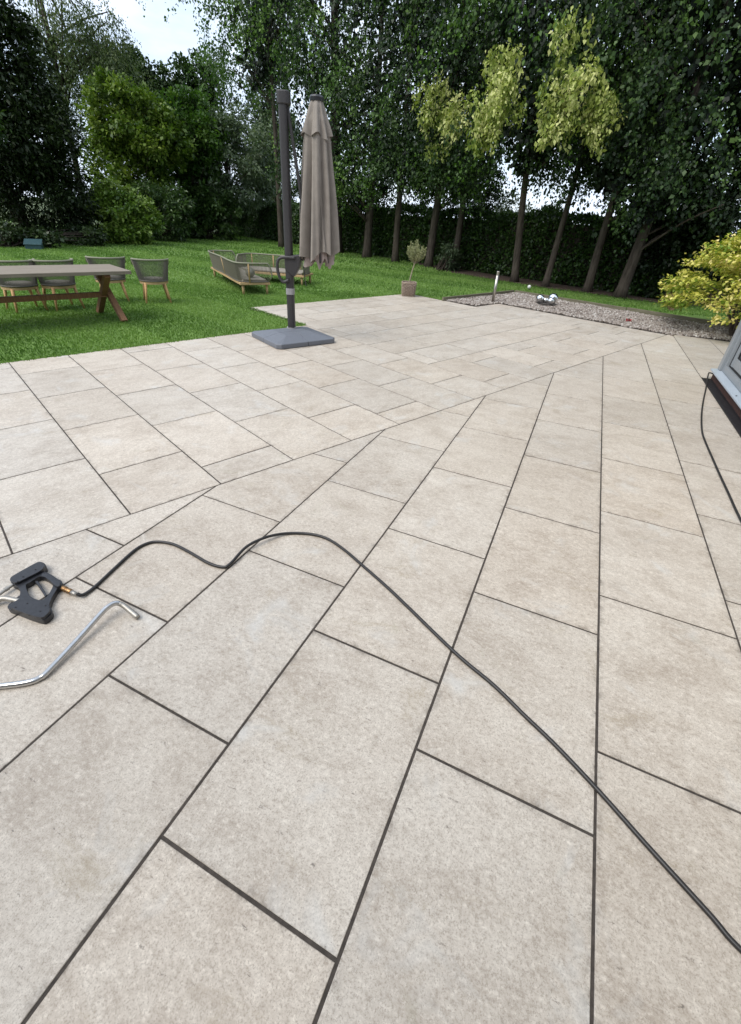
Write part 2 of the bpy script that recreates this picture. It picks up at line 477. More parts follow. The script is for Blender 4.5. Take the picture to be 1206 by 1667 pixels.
def quads(name, V, tint, mat, parent=None, loc=(0, 0, 0)):
    """V: (n, 4, 3) array of leaf quads"""
    n = len(V)
    me = bpy.data.meshes.new(name)
    me.vertices.add(n * 4)
    me.vertices.foreach_set('co', np.ascontiguousarray(V, dtype=np.float32).ravel())
    me.loops.add(n * 4)
    me.loops.foreach_set('vertex_index', np.arange(n * 4, dtype=np.int32))
    me.polygons.add(n)
    me.polygons.foreach_set('loop_start', np.arange(0, n * 4, 4, dtype=np.int32))
    me.polygons.foreach_set('loop_total', np.full(n, 4, dtype=np.int32))
    a = me.attributes.new('tint', 'FLOAT', 'FACE')
    a.data.foreach_set('value', np.clip(tint, 0, 1).astype(np.float32))
    me.update(calc_edges=True)
    me.materials.append(mat)
    o = bpy.data.objects.new(name, me)
    COL.objects.link(o)
    if parent is not None:
        o.parent = parent
    o.location = loc
    return o
def unit(a):
    return a / np.maximum(np.linalg.norm(a, axis=1), 1e-9)[:, None]
def leaf_quads(P, D, N, Ln, Wd, fold=0.12):
    S = unit(np.cross(D, N))
    N2 = np.cross(S, D)
    Ln = np.broadcast_to(Ln, len(P))[:, None]
    Wd = np.broadcast_to(Wd, len(P))[:, None]
    mid = P + D * Ln * 0.45
    return np.stack([P, mid + S * Wd * 0.5 + N2 * Ln * fold, P + D * Ln - N2 * Ln * fold * 0.6, mid - S * Wd * 0.5 + N2 * Ln * fold], axis=1)
def clump_leaves(C, Rr, per, Ln, Wd, out_from, droop=0.3, flat=0.7, tb=0.5, ts=0.25, upn=1.0):
    """leaves round clump centres C with radii Rr; returns quads and tints"""
    n = len(C) * per
    ci = np.repeat(np.arange(len(C)), per)
    g = rng.normal(size=(n, 3))
    g = unit(g) * (rng.random(n) ** 0.45)[:, None]
    g[:, 2] *= flat
    P = C[ci] + g * Rr[ci][:, None]
    D = unit(rng.normal(size=(n, 3)) * 0.75 + unit(P - out_from) * 0.5 + g * 0.6 + np.array([0, 0, -droop]))
    N = unit(rng.normal(size=(n, 3)) * 0.55 + np.array([0, 0, upn]))
    ct = rng.normal(size=len(C)) * ts * 0.7
    tint = tb + ct[ci] + rng.normal(size=n) * ts * 0.6
    sz = 0.55 + 0.95 * rng.random(n) ** 1.6
    return leaf_quads(P, D, N, Ln * sz, Wd * sz), tint
def strand_leaves(S0, dirs, lens, per, Ln, Wd, spread, tb=0.5, ts=0.25, sag=0.35):
    """hanging sprays: leaves strung along drooping shoots"""
    n = len(S0) * per
    ci = np.repeat(np.arange(len(S0)), per)
    t = rng.random(n)
    P = S0[ci] + dirs[ci] * (lens[ci] * t)[:, None]
    P[:, 2] -= sag * lens[ci] * t * t
    P += rng.normal(size=(n, 3)) * spread * (0.5 + 0.7 * np.sin(np.pi * np.clip(t, 0.05, 1)))[:, None]
    D = unit(dirs[ci] * 0.5 + rng.normal(size=(n, 3)) * 0.7 + np.array([0, 0, -0.7]))
    N = unit(rng.normal(size=(n, 3)) * 0.8 + np.array([0, -0.4, 0.6]))
    ct = rng.normal(size=len(S0)) * ts * 0.8
    tint = tb + ct[ci] + rng.normal(size=n) * ts * 0.5
    sz = 0.55 + 0.95 * rng.random(n) ** 1.6
    return leaf_quads(P, D, N, Ln * sz, Wd * sz), tint
def in_ellipsoid(n, c, r, shell=0.0):
    g = unit(rng.normal(size=(n, 3)))
    rad = (shell ** 3 + (1 - shell ** 3) * rng.random(n)) ** (1 / 3)
    return np.array(c) + g * rad[:, None] * np.array(r)
# ------------------------------------------------------------------ the setting: ground, lawn, paving
K = CAM_H
TA, TB = R(67.0235), R(135.4973)
a1 = Vector((math.cos(TA), math.sin(TA), 0)); nA = Vector((-math.sin(TA), math.cos(TA), 0))
b1 = Vector((math.cos(TB), math.sin(TB), 0)); vB = Vector((math.sin(TB), -math.cos(TB), 0))
def PA(t, rho, z=0.0):
    return (a1 * t + nA * rho) * K + Vector((0, 0, z))
def PB(u, v, z=0.0):
    return (b1 * u + vB * v) * K + Vector((0, 0, z))
def sheet(name, polys, mat, z):
    mb = MB()
    for p in polys:
        zz = p[0][2] if len(p[0]) > 2 and p[0][2] else z
        mb.add([(q[0], q[1], zz) for q in p], [tuple(range(len(p)))])
    o = mb.build(name, mat)
    o['kind'] = 'structure'
    return o
sheet('ground', [[(-1500, -1500), (1500, -1500), (1500, 1500), (-1500, 1500)]], M['ground'], -0.06)
sheet('lawn', [[(-34, -14), (20, -14), (20, 16), (8, 16.5), (-11.5, 39), (-34, 39)]], M['lawn'], -0.022)
mul_px = [(1085, 494), (1030, 487), (951, 475.5), (900, 470), (834, 459.5), (739, 444), (690, 432), (650, 422), (600, 411), (552, 402)]
mul = [on_z(x, y) for x, y in mul_px] + [Vector((-5.2, 30.6, 0)), Vector((-11, 37.2, 0))]
mulch_line = [(p.x, p.y) for p in mul]
sheet('mulch_bed', [[(p.x, p.y) for p in mul] + [(-11, 45), (14, 30), (18, 13)]], M['mulch'], -0.010)

def grout_rect(u0, u1, v0, v1, z):
    return [PB(u0, v0, z), PB(u0, v1, z), PB(u1, v1, z), PB(u1, v0, z)]
ZB = -0.0030
patio = sheet('patio', [grout_rect(-4, 3.975, -2.2, 2.885, ZB), grout_rect(-4, 5.12, 2.885, 5.80, ZB), grout_rect(-4, 3.82, 5.80, 6.42, ZB),
                        [PA(6.6, -1.0, ZB - 0.0012), PA(4.0, -1.0, ZB - 0.0012), PA(4.0, -2.6, ZB - 0.0012), PA(6.6, -2.6, ZB - 0.0012)]], M['grout'], ZB)
# a shallow edge below the slabs so the patio stands on its bed
bord_px = [(0, 909), (212.3, 837.2), (359.9, 788), (478, 748.5), (572.5, 717), (649.4, 690.7), (716.8, 668.2), (786, 645), (898.5, 606.7), (981.7, 580), (1044, 559.4)]
bp = np.array([on_z(*q)[:2] for q in bord_px])
bc = bp.mean(0)
bd = np.linalg.svd(bp - bc)[2][0]
bd = bd * np.sign(bd[0])
bn = np.array([-bd[1], bd[0]])                     # points to the far-left field
def clip(poly, n, c):
    """keep the part with n.p >= c"""
    out = []
    for i in range(len(poly)):
        p, q = poly[i], poly[(i + 1) % len(poly)]
        dp, dq = p[0] * n[0] + p[1] * n[1] - c, q[0] * n[0] + q[1] * n[1] - c
        if dp >= 0:
            out.append(p)
        if dp * dq < 0:
            t = dp / (dp - dq)
            out.append((p[0] + (q[0] - p[0]) * t, p[1] + (q[1] - p[1]) * t))
    return out
def area(poly):
    return 0.5 * sum(p[0] * q[1] - q[0] * p[1] for p, q in zip(poly, poly[1:] + poly[:1]))
def inset(poly, d):
    n = len(poly)
    out = poly
    for i in range(n):
        p, q = Vector(poly[i]), Vector(poly[(i + 1) % n])
        e = q - p
        if e.length < 1e-6:
            continue
        nn = Vector((-e.y, e.x)).normalized()
        out = clip(out, nn, nn.dot(p) + d)
        if len(out) < 3:
            return []
    clean = [p for i, p in enumerate(out) if (Vector(p) - Vector(out[i - 1])).length > 1e-4]
    return clean
JOINT = 0.0048
def in_view(poly, margin=260):
    """does any of it fall near the picture (the camera may step aside)"""
    if any(p[0] ** 2 + p[1] ** 2 < 9 for p in poly):
        return True
    for p in poly:
        d = Vector((p[0], p[1], -CAM_H))
        z = d.dot(fw)
        if z > 0.15:
            x, y = CX + F_PX * d.dot(RT) / z, CY - F_PX * d.dot(UP) / z
            if -margin < x < 1206 + margin and 300 < y < 1667 + margin:
                return True
    return False
slab_n = 0
def slab(poly, ang):
    global slab_n
    poly = [tuple(p[:2]) for p in poly]
    if len(poly) < 3:
        return
    if area(poly) < 0:
        poly = poly[::-1]
    if area(poly) < 0.004 or not in_view(poly):
        return
    p0 = inset(poly, JOINT + random.uniform(-0.0006, 0.0006))
    if len(p0) < 3 or area(p0) < 0.003:
        return
    p1 = inset(p0, 0.0014)
    p2 = inset(p0, 0.026)
    if len(p1) != len(p0) or len(p2) != len(p0):
        if len(p1) != len(p0):
            return
        p2 = None
    c = Vector((sum(p[0] for p in p0) / len(p0), sum(p[1] for p in p0) / len(p0), 0))
    ca, sa = math.cos(-ang), math.sin(-ang)
    dz = random.uniform(-0.0007, 0.0007)
    def loc(p, z):
        x, y = p[0] - c.x, p[1] - c.y
        return (x * ca - y * sa, x * sa + y * ca, z + dz)
    n = len(p0)
    vs = [loc(p, -0.02) for p in p0] + [loc(p, -0.0014) for p in p0] + [loc(p, 0.0) for p in p1]
    fs = [(i, (i + 1) % n, n + (i + 1) % n, n + i) for i in range(n)] + [(n + i, n + (i + 1) % n, 2 * n + (i + 1) % n, 2 * n + i) for i in range(n)]
    edge = [1.0] * (3 * n)
    if p2:
        vs += [loc(p, 0.0) for p in p2]
        fs += [(2 * n + i, 2 * n + (i + 1) % n, 3 * n + (i + 1) % n, 3 * n + i) for i in range(n)]
        fs.append(tuple(3 * n + i for i in range(n)))
        edge += [0.0] * n
    else:
        fs.append(tuple(2 * n + i for i in range(n)))
    me = bpy.data.meshes.new('slab')
    me.from_pydata(vs, [], fs)
    at = me.attributes.new('edge', 'FLOAT', 'POINT')
    at.data.foreach_set('value', edge)
    me.update()
    me.materials.append(M['slab'])
    o = bpy.data.objects.new('slab', me)
    COL.objects.link(o)
    o.parent = patio
    o.location = c
    o.rotation_euler = (0, 0, ang + (math.pi if random.random() < 0.5 else 0) * 0)
    slab_n += 1
def rectB(u0, u1, v0, v1):
    q = [PB(u0, v0), PB(u0, v1), PB(u1, v1), PB(u1, v0)]
    q = clip([(p.x, p.y) for p in q], bn, float(bn @ bc))
    slab(q, TB)
def rectA(t0, t1, r0, r1):
    q = [PA(t0, r0), PA(t1, r0), PA(t1, r1), PA(t0, r1)]
    q = clip([(p.x, p.y) for p in q], -bn, -float(bn @ bc))
    slab(q, TA)
def extend(vals, step, lo, hi):
    v = sorted(vals)
    while v[0] - step > lo:
        v.insert(0, v[0] - step)
    while v[-1] + step < hi:
        v.append(v[-1] + step)
    return [lo] + [x for x in v if lo < x < hi] + [hi]
# field laid from the lawn edge: columns along the b direction
colv = [-1.52, -1.155, -0.79, -0.424, -0.0556, 0.3107, 0.6768, 1.0463, 1.4089, 1.777, 2.1481, 2.5112, 2.8851]
colu = [[3.45, 2.89], [3.62, 3.06], [3.81, 3.25], [3.45, 2.89], [3.8147, 3.2712, 2.7118, 2.1485], [3.6269, 3.0857, 2.5244, 1.9552], [3.448, 2.8928, 2.3278, 1.753],
        [3.8027, 3.2466, 2.6922, 2.1201], [3.6082, 3.0568, 2.4898, 1.9302], [3.4143, 2.8701, 2.3071, 1.7386], [3.22, 2.6617, 2.102], [3.03, 2.4816, 1.913]]
for i in range(len(colv) - 1):
    us = [0.9] + [x for x in extend(colu[i], 0.557, 0.2, 3.972) if x > 1.66]
    for u0, u1 in zip(us, us[1:]):
        rectB(u0, u1, colv[i], colv[i + 1])
# far field: rows crossing the other way
rows = [(2.262, 2.64, [3.06, 3.60, 4.155, 4.70, 5.245]), (2.64, 3.005, [3.42, 3.96, 4.50, 5.06]), (3.005, 3.378, [3.22, 3.78, 4.31, 4.87, 5.38]),
        (3.378, 3.74, [3.03, 3.60, 4.14, 4.69, 5.20]), (3.74, 4.085, [3.40, 3.95, 4.475, 5.03, 5.50]), (4.085, 4.455, [3.15, 3.72, 4.29, 4.85, 5.35]),
        (4.455, 4.80, [3.50, 4.08, 4.62, 5.18]), (4.80, 5.118, [3.25, 3.80, 4.36, 4.92, 5.46])]
for u0, u1, js in rows:
    vs_ = [2.8851] + js + [5.795]
    for v0, v1 in zip(vs_, vs_[1:]):
        rectB(u0, u1, v0, v1)
lower = [(2.8851, 3.255, [1.715]), (3.255, 3.63, [2.08]), (3.63, 4.0, [1.70]), (4.0, 4.37, [2.075]), (4.37, 4.74, [1.69]), (4.74, 5.11, [2.05]),
         (5.11, 5.465, [1.68]), (5.465, 5.795, [2.02])]
for v0, v1, js in lower:
    us = [0.2] + sorted(js) + [2.262]
    for u0, u1 in zip(us, us[1:]):
        rectB(u0, u1, v0, v1)
for v0, v1, js in ((5.795, 6.13, [3.45, 2.92, 2.375, 1.83]), (6.13, 6.418, [3.52, 3.05, 2.56, 2.0])):
    us = [0.2] + sorted(js) + [3.815]
    for u0, u1 in zip(us, us[1:]):
        rectB(u0, u1, v0, v1)
# field along the house: columns along the a direction
colr = [3.10, 2.725, 2.348, 1.970, 1.593, 1.2154, 0.8306, 0.4536, 0.0776, -0.2962, -0.6786, -1.0744, -1.455, -1.84, -2.22]
colt = [[0.7], [0.52], [0.35], [0.9], [0.7266], [1.6499, 1.0981, 0.5495], [2.5655, 2.0146, 1.4589, 0.9086, 0.3603], [2.9484, 2.3847, 1.8252, 1.2657, 0.717, 0.172],
        [3.8792, 3.3207, 2.7585, 2.1993, 1.6414, 1.0863, 0.5375], [3.5207, 2.9475, 2.3869, 1.8238, 1.268, 0.7176], [3.145, 2.577, 2.008, 1.4446], [4.9], [4.72], [4.95]]
for i in range(len(colr) - 1):
    lo = -1.3 if colr[i] > -1.07 else 4.562
    hi = 6.598
    ts = extend(colt[i], 0.558, lo, hi)
    for t0, t1 in zip(ts, ts[1:]):
        rectA(t0, t1, colr[i + 1], colr[i])
print('slabs', slab_n)

# ------------------------------------------------------------------ where things lie in plan
def uv(x, y):
    return (b1.x * x + b1.y * y) / K, (vB.x * x + vB.y * y) / K
def ta(x, y):
    return (a1.x * x + a1.y * y) / K, (nA.x * x + nA.y * y) / K
def on_patio(x, y, g=0.0):
    u, v = uv(x, y)
    t, r = ta(x, y)
    return ((u < 3.975 + g) & (v < 2.885 + g)) | ((u < 5.12 + g) & (v > 2.885 - g) & (v < 5.80 + g)) | ((u < 3.82) & (v < 6.42) & (v > 2.8)) | ((t < 6.6) & (r > -2.6) & (v > 5))
def in_gravel(x, y):
    u, v = uv(x, y)
    t, r = ta(x, y)
    return (v < 7.80) & (((u > 3.82) & (u < 4.36) & (v > 5.81)) | ((u > 1.4) & (u <= 3.82) & (v > 6.425)) | ((u <= 1.4) & (t > 6.605)))
mlx = np.array([p[0] for p in mulch_line][::-1]); mly = np.array([p[1] for p in mulch_line][::-1])
def on_mulch(x, y):
    return y > np.interp(x, mlx, mly)

# ------------------------------------------------------------------ gravel bed
gb = sheet('gravel_bed', [[PB(4.36, 5.80), PB(4.36, 7.80), PB(-1.5, 7.80), PB(-1.5, 5.80)]], M['gravel_base'], -0.014)
def icosa():
    t = (1 + 5 ** 0.5) / 2
    v = np.array([(-1, t, 0), (1, t, 0), (-1, -t, 0), (1, -t, 0), (0, -1, t), (0, 1, t), (0, -1, -t), (0, 1, -t), (t, 0, -1), (t, 0, 1), (-t, 0, -1), (-t, 0, 1)], float)
    f = np.array([(0, 11, 5), (0, 5, 1), (0, 1, 7), (0, 7, 10), (0, 10, 11), (1, 5, 9), (5, 11, 4), (11, 10, 2), (10, 7, 6), (7, 1, 8), (3, 9, 4), (3, 4, 2), (3, 2, 6), (3, 6, 8), (3, 8, 9), (4, 9, 5), (2, 4, 11), (6, 2, 10), (8, 6, 7), (9, 8, 1)])
    return v / np.linalg.norm(v[0]), f
def stones(name, X, Y, Z, size, tint, mat):
    iv, fi = icosa()
    n = len(X)
    q = unit(rng.normal(size=(n, 4)))
    w, x, y, z = q.T
    Rm = np.stack([1 - 2 * (y * y + z * z), 2 * (x * y - w * z), 2 * (x * z + w * y), 2 * (x * y + w * z), 1 - 2 * (x * x + z * z), 2 * (y * z - w * x), 2 * (x * z - w * y), 2 * (y * z + w * x), 1 - 2 * (x * x + y * y)], 1).reshape(n, 3, 3)
    loc = iv[None] * (1 + rng.normal(size=(n, 12, 1)) * 0.12) * (size[:, None, None] * np.stack([np.ones(n), 0.6 + 0.4 * rng.random(n), 0.45 + 0.35 * rng.random(n)], 1)[:, None, :])
    V = np.einsum('nij,nkj->nki', Rm, loc) + np.stack([X, Y, Z], 1)[:, None, :]
    Fc = (fi[None] + (np.arange(n) * 12)[:, None, None]).reshape(-1, 3)
    me = bpy.data.meshes.new(name)
    me.vertices.add(n * 12)
    me.vertices.foreach_set('co', V.astype(np.float32).ravel())
    nf = len(Fc)
    me.loops.add(nf * 3)
    me.loops.foreach_set('vertex_index', Fc.astype(np.int32).ravel())
    me.polygons.add(nf)
    me.polygons.foreach_set('loop_start', np.arange(0, nf * 3, 3, dtype=np.int32))
    me.polygons.foreach_set('loop_total', np.full(nf, 3, dtype=np.int32))
    at = me.attributes.new('tint', 'FLOAT', 'FACE')
    at.data.foreach_set('value', np.repeat(np.clip(tint, 0, 1), 20).astype(np.float32))
    me.update(calc_edges=True)
    me.materials.append(mat)
    o = bpy.data.objects.new(name, me)
    COL.objects.link(o)
    return o
n = 34000
U, Vv = rng.uniform(-0.9, 4.36, n), rng.uniform(5.81, 7.79, n)
gx = (b1.x * U + vB.x * Vv) * K
gy = (b1.y * U + vB.y * Vv) * K
k = in_gravel(gx, gy)
gx, gy = gx[k], gy[k]
hump = 0.012 + 0.012 * np.sin(gx * 5.1) * np.sin(gy * 4.3)
gr = stones('gravel', gx, gy, hump + rng.random(len(gx)) * 0.012, rng.uniform(0.014, 0.030, len(gx)), rng.normal(0.5, 0.24, len(gx)), M['gravel'])
tag(gr, 'pale pink and grey gravel filling the bed beside the patio', 'gravel', kind='stuff')

# timber boards that hold the gravel
def board(p0, p1, h, w, mat, name, label, z0=-0.02):
    d = p1 - p0
    e = empty(name, p0, math.atan2(d.y, d.x))
    mb = MB()
    mb.box((d.length / 2, 0, (h + z0) / 2), (d.length, w, h - z0))
    o = mb.build('board', mat, e, bevel=0.006)
    for s in np.arange(0.4, d.length, 1.5):
        MB().box((s, w / 2 + 0.021, h / 2 - 0.02), (0.045, 0.04, h - 0.02)).build('peg', mat, e, bevel=0.004)
    tag(e, label, 'edging')
    return e
board(PB(4.375, 5.74), PB(4.375, 7.79), 0.085, 0.042, M['edging'], 'timber_edging', 'short mossy timber board edging the gravel behind the steel post')
board(PB(4.36, 7.815), PB(2.45, 7.855), 0.085, 0.042, M['edging'], 'timber_edging', 'mossy timber board edging the gravel behind the mirror balls')
board(PB(2.44, 7.855), PB(-1.2, 7.90), 0.095, 0.042, M['edging'], 'timber_edging', 'long timber board edging the gravel, running behind the golden maple')

# ------------------------------------------------------------------ grass
def grass(n, x0, x1, y0, y1, h, w, tb):
    x, y = rng.uniform(x0, x1, n), rng.uniform(y0, y1, n)
    k = ~on_patio(x, y, 0.006) & ~in_gravel(x, y) & ~on_mulch(x, y + 0.25 * rng.normal(size=n))
    u, v = uv(x, y)
    k &= ~((v > 5.8) & (v < 7.86) & (u < 4.4))
    # keep to what the picture can show
    px = CX + F_PX * (x * RT.x + y * RT.y - CAM_H * RT.z) / np.maximum(0.1, x * fw.x + y * fw.y - CAM_H * fw.z)
    k &= (px > -220) & (px < 1420)
    x, y = x[k], y[k]
    m_ = len(x)
    P = np.stack([x, y, np.full(m_, -0.024)], 1)
    D = unit(rng.normal(size=(m_, 3)) * np.array([0.42, 0.42, 0.0]) + np.array([0, 0, 1]))
    N = unit(rng.normal(size=(m_, 3)) * np.array([1, 1, 0.1]))
    patch = 0.08 * np.sin(x * 1.1 + 0.6 * y) + 0.07 * np.sin(2.3 * x - 1.7 * y) + 0.19 * np.sign(np.sin((0.55 * x + 0.83 * y) * 2.6 + 0.15 * np.sin(x * 2)))
    hh = h * rng.uniform(0.6, 1.25, m_)
    return leaf_quads(P, D, N, hh, w * rng.uniform(0.7, 1.3, m_), 0.1), tb + patch + rng.normal(size=m_) * 0.22
gq = [grass(210000, -9.5, 3, 4.2, 12, 0.036, 0.011, 0.46), grass(115000, -19, 12, 11.9, 19, 0.048, 0.02, 0.48), grass(60000, -18, 9, 19, 38, 0.07, 0.042, 0.48)]
go = quads('lawn_grass', np.concatenate([q[0] for q in gq]), np.concatenate([q[1] for q in gq]), M['grass'])
tag(go, 'short mown green grass covering the lawn', 'grass', kind='stuff')
# long blades that lean over the slab edge
def fringe(pts, n, name='edge'):
    out = []
    for (p, q) in zip(pts, pts[1:]):
        s = rng.random(n)
        x = p.x + (q.x - p.x) * s
        y = p.y + (q.y - p.y) * s
        nn = Vector((-(q.y - p.y), q.x - p.x, 0)).normalized()
        off = np.abs(rng.normal(size=n)) * 0.02 + 0.004
        P = np.stack([x + nn.x * off, y + nn.y * off, np.full(n, -0.02)], 1)
        D = unit(rng.normal(size=(n, 3)) * np.array([0.5, 0.5, 0]) + np.array([-nn.x * 0.5, -nn.y * 0.5, 1]))
        N = unit(rng.normal(size=(n, 3)))
        out.append((leaf_quads(P, D, N, rng.uniform(0.03, 0.06, n), 0.009), rng.normal(0.45, 0.2, n)))
    return out
fr = fringe([PB(3.975, 2.885), PB(3.975, -0.5)], 2600) + fringe([PB(5.12, 2.885), PB(3.975, 2.885)], 900) + fringe([PB(5.12, 5.8), PB(5.12, 2.885)], 2200) + fringe([PB(4.4, 5.8), PB(5.12, 5.8)], 500)
go2 = quads('edge_grass', np.concatenate([q[0] for q in fr]), np.concatenate([q[1] for q in fr]), M['grass'])
tag(go2, 'ragged fringe of grass leaning over the patio edge', 'grass', kind='stuff')

# ------------------------------------------------------------------ house corner with glazed door
HC = PA(4.582, -1.149)
house = empty('house', HC, TA + math.pi)
tag(house, 'house wall with pale glazed door and low brick plinth at the right edge', 'house')
MB().box((1.7, 0.16, 0.045), (3.4, 0.32, 0.11)).build('plinth', M['brick'], house, bevel=0.004)
sb = MB()
sb.add([(-0.02, -0.045, 0.102), (3.4, -0.045, 0.102), (3.4, 0.10, 0.102), (-0.02, 0.10, 0.102), (-0.02, -0.045, 0.126), (3.4, -0.045, 0.126), (3.4, 0.10, 0.146), (-0.02, 0.10, 0.146)],
       [(3, 2, 1, 0), (4, 5, 6, 7), (0, 1, 5, 4), (1, 2, 6, 5), (2, 3, 7, 6), (3, 0, 4, 7)])
sill = sb.build('sill', M['sill'], house, bevel=0.005)
MB().lathe([(0.009, 0), (0.009, 0.006), (0.006, 0.008)], (1.28, -0.012, 0.13), 12).build('screw_cap', M['gasket'], sill)
MB().box((0.055, 0.09, 1.19), (0.11, 0.14, 2.1)).build('corner_post', M['upvc'], house, bevel=0.004)
df = MB()
df.box((0.145, 0.10, 1.19), (0.066, 0.10, 2.1)).box((1.80, 0.10, 0.182), (3.24, 0.10, 0.076)).box((1.80, 0.10, 2.20), (3.24, 0.10, 0.08)).box((3.36, 0.10, 1.19), (0.07, 0.10, 1.94))
df.build('door_frame', M['upvc'], house, bevel=0.004)
gk = MB()
gk.box((0.189, 0.115, 1.19), (0.02, 0.06, 1.92)).box((1.75, 0.115, 0.231), (3.1, 0.06, 0.02))
gk.build('gasket', M['gasket'], house)
for x0 in (0.20, 1.78):
    dr = empty('door', (0, 0, 0)); dr.parent = house
    sh = MB()
    sh.box((x0 + 0.055, 0.112, 1.19), (0.10, 0.05, 1.90)).box((x0 + 1.51, 0.112, 1.19), (0.10, 0.05, 1.90)).box((x0 + 0.785, 0.112, 0.30), (1.358, 0.05, 0.11)).box((x0 + 0.785, 0.112, 2.09), (1.358, 0.05, 0.10))
    sh.build('sash', M['upvc'], dr, bevel=0.004)
    g2 = MB()
    g2.box((x0 + 0.113, 0.118, 1.19), (0.014, 0.036, 1.66)).box((x0 + 0.785, 0.118, 0.362), (1.35, 0.036, 0.014))
    g2.build('glazing_seal', M['gasket'], dr)
    MB().box((x0 + 0.785, 0.122, 1.2), (1.35, 0.012, 1.68)).build('pane', M['glass'], dr)
wl = MB()
wl.box((1.7, 0.20, 3.77), (3.4, 0.36, 3.06)).box((9.2, 0.20, 2.63), (11.6, 0.36, 5.34)).box((0.15, 3.2, 2.63), (0.3, 5.6, 5.34)).box((1.85, 0.33, 1.1), (3.0, 0.02, 2.2))
wl.build('wall', M['render_wall'], house)
MB().box((11.2, -3.6, 2.3), (0.4, 7.22, 4.66)).build('shade_wing_wall', M['render_wall'], house)  # unseen wing behind the camera, guessed and added to darken the foreground
rf = MB()
rf.add([(-0.35, -0.4, 5.25), (15.2, -0.4, 5.25), (15.2, 6.4, 5.25), (-0.35, 6.4, 5.25), (2.5, 3.0, 7.6), (12.5, 3.0, 7.6)], [(3, 2, 1, 0), (0, 1, 5, 4), (1, 2, 5), (2, 3, 4, 5), (3, 0, 4)])
rf.add([(10.7, -7.6, 4.62), (10.7, -0.42, 4.62), (14.8, -0.42, 6.4), (14.8, -7.6, 6.4), (10.7, -7.6, 4.70), (10.7, -0.42, 4.70), (14.8, -0.42, 6.48), (14.8, -7.6, 6.48)], [(0, 1, 2, 3), (7, 6, 5, 4), (0, 4, 5, 1), (1, 5, 6, 2), (2, 6, 7, 3), (3, 7, 4, 0)])  # roof of the added wing, out of view like its wall
rf.build('roof', M['roof'], house)
# linear drain along the wall foot
drain = empty('drain_channel', PA(4.555, -1.078), TA + math.pi)
tag(drain, 'black linear drain channel along the foot of the house wall', 'drain')
MB().box((6.0, 0.056, -0.012), (12.0, 0.108, 0.014)).build('trough', M['drain'], drain)
MB().box((6.0, 0.004, 0.0005), (12.0, 0.008, 0.010)).box((6.0, 0.108, 0.0005), (12.0, 0.008, 0.010)).build('rail', M['drain'], drain)
gt = MB()
for x in np.arange(0.02, 8.0, 0.03):
    gt.box((x, 0.056, -0.0025), (0.018, 0.096, 0.006))
gt.build('grating', M['drain'], drain)
# ------------------------------------------------------------------ trees and hedge
def trunk_pts(base, top, bend=0.15, n=9):
    base, top = Vector(base), Vector(top)
    b = Vector((random.uniform(-1, 1), random.uniform(-1, 1), 0)) * bend
    return [base + (top - base) * (i / (n - 1)) + b * math.sin(math.pi * i / (n - 1)) + Vector((random.uniform(-1, 1), random.uniform(-1, 1), 0)) * bend * 0.12 * (0 < i) for i in range(n)]
def trunk_mesh(parent, pts, r0, r1, mat, limbs=(), base=None):
    """tapered trunk with root flare and limbs, local to the parent"""
    o = Vector(base)
    mb = MB()
    n = len(pts)
    rs = [r0 + (r1 - r0) * (i / (n - 1)) ** 0.8 for i in range(n)]
    P = [p - o for p in pts]
    P.insert(1, P[0].lerp(P[1], 0.22)); rs.insert(1, r0 * 0.98)
    rs[0] = r0 * 1.35
    P[0] = P[0] + Vector((0, 0, -0.05))
    mb.tube(P, rs, 12)
    for a, b, ra in limbs:
        a, b = Vector(a) - o, Vector(b) - o
        mid = a.lerp(b, 0.5) + Vector((random.uniform(-.15, .15), random.uniform(-.15, .15), random.uniform(0, .3))) * (b - a).length * 0.4
        sp = spline([a, mid, b], 4)
        mb.tube(sp, [ra * (1 - 0.75 * i / (len(sp) - 1)) for i in range(len(sp))], 6)
    return mb.build('trunk', mat, parent, smooth=True)
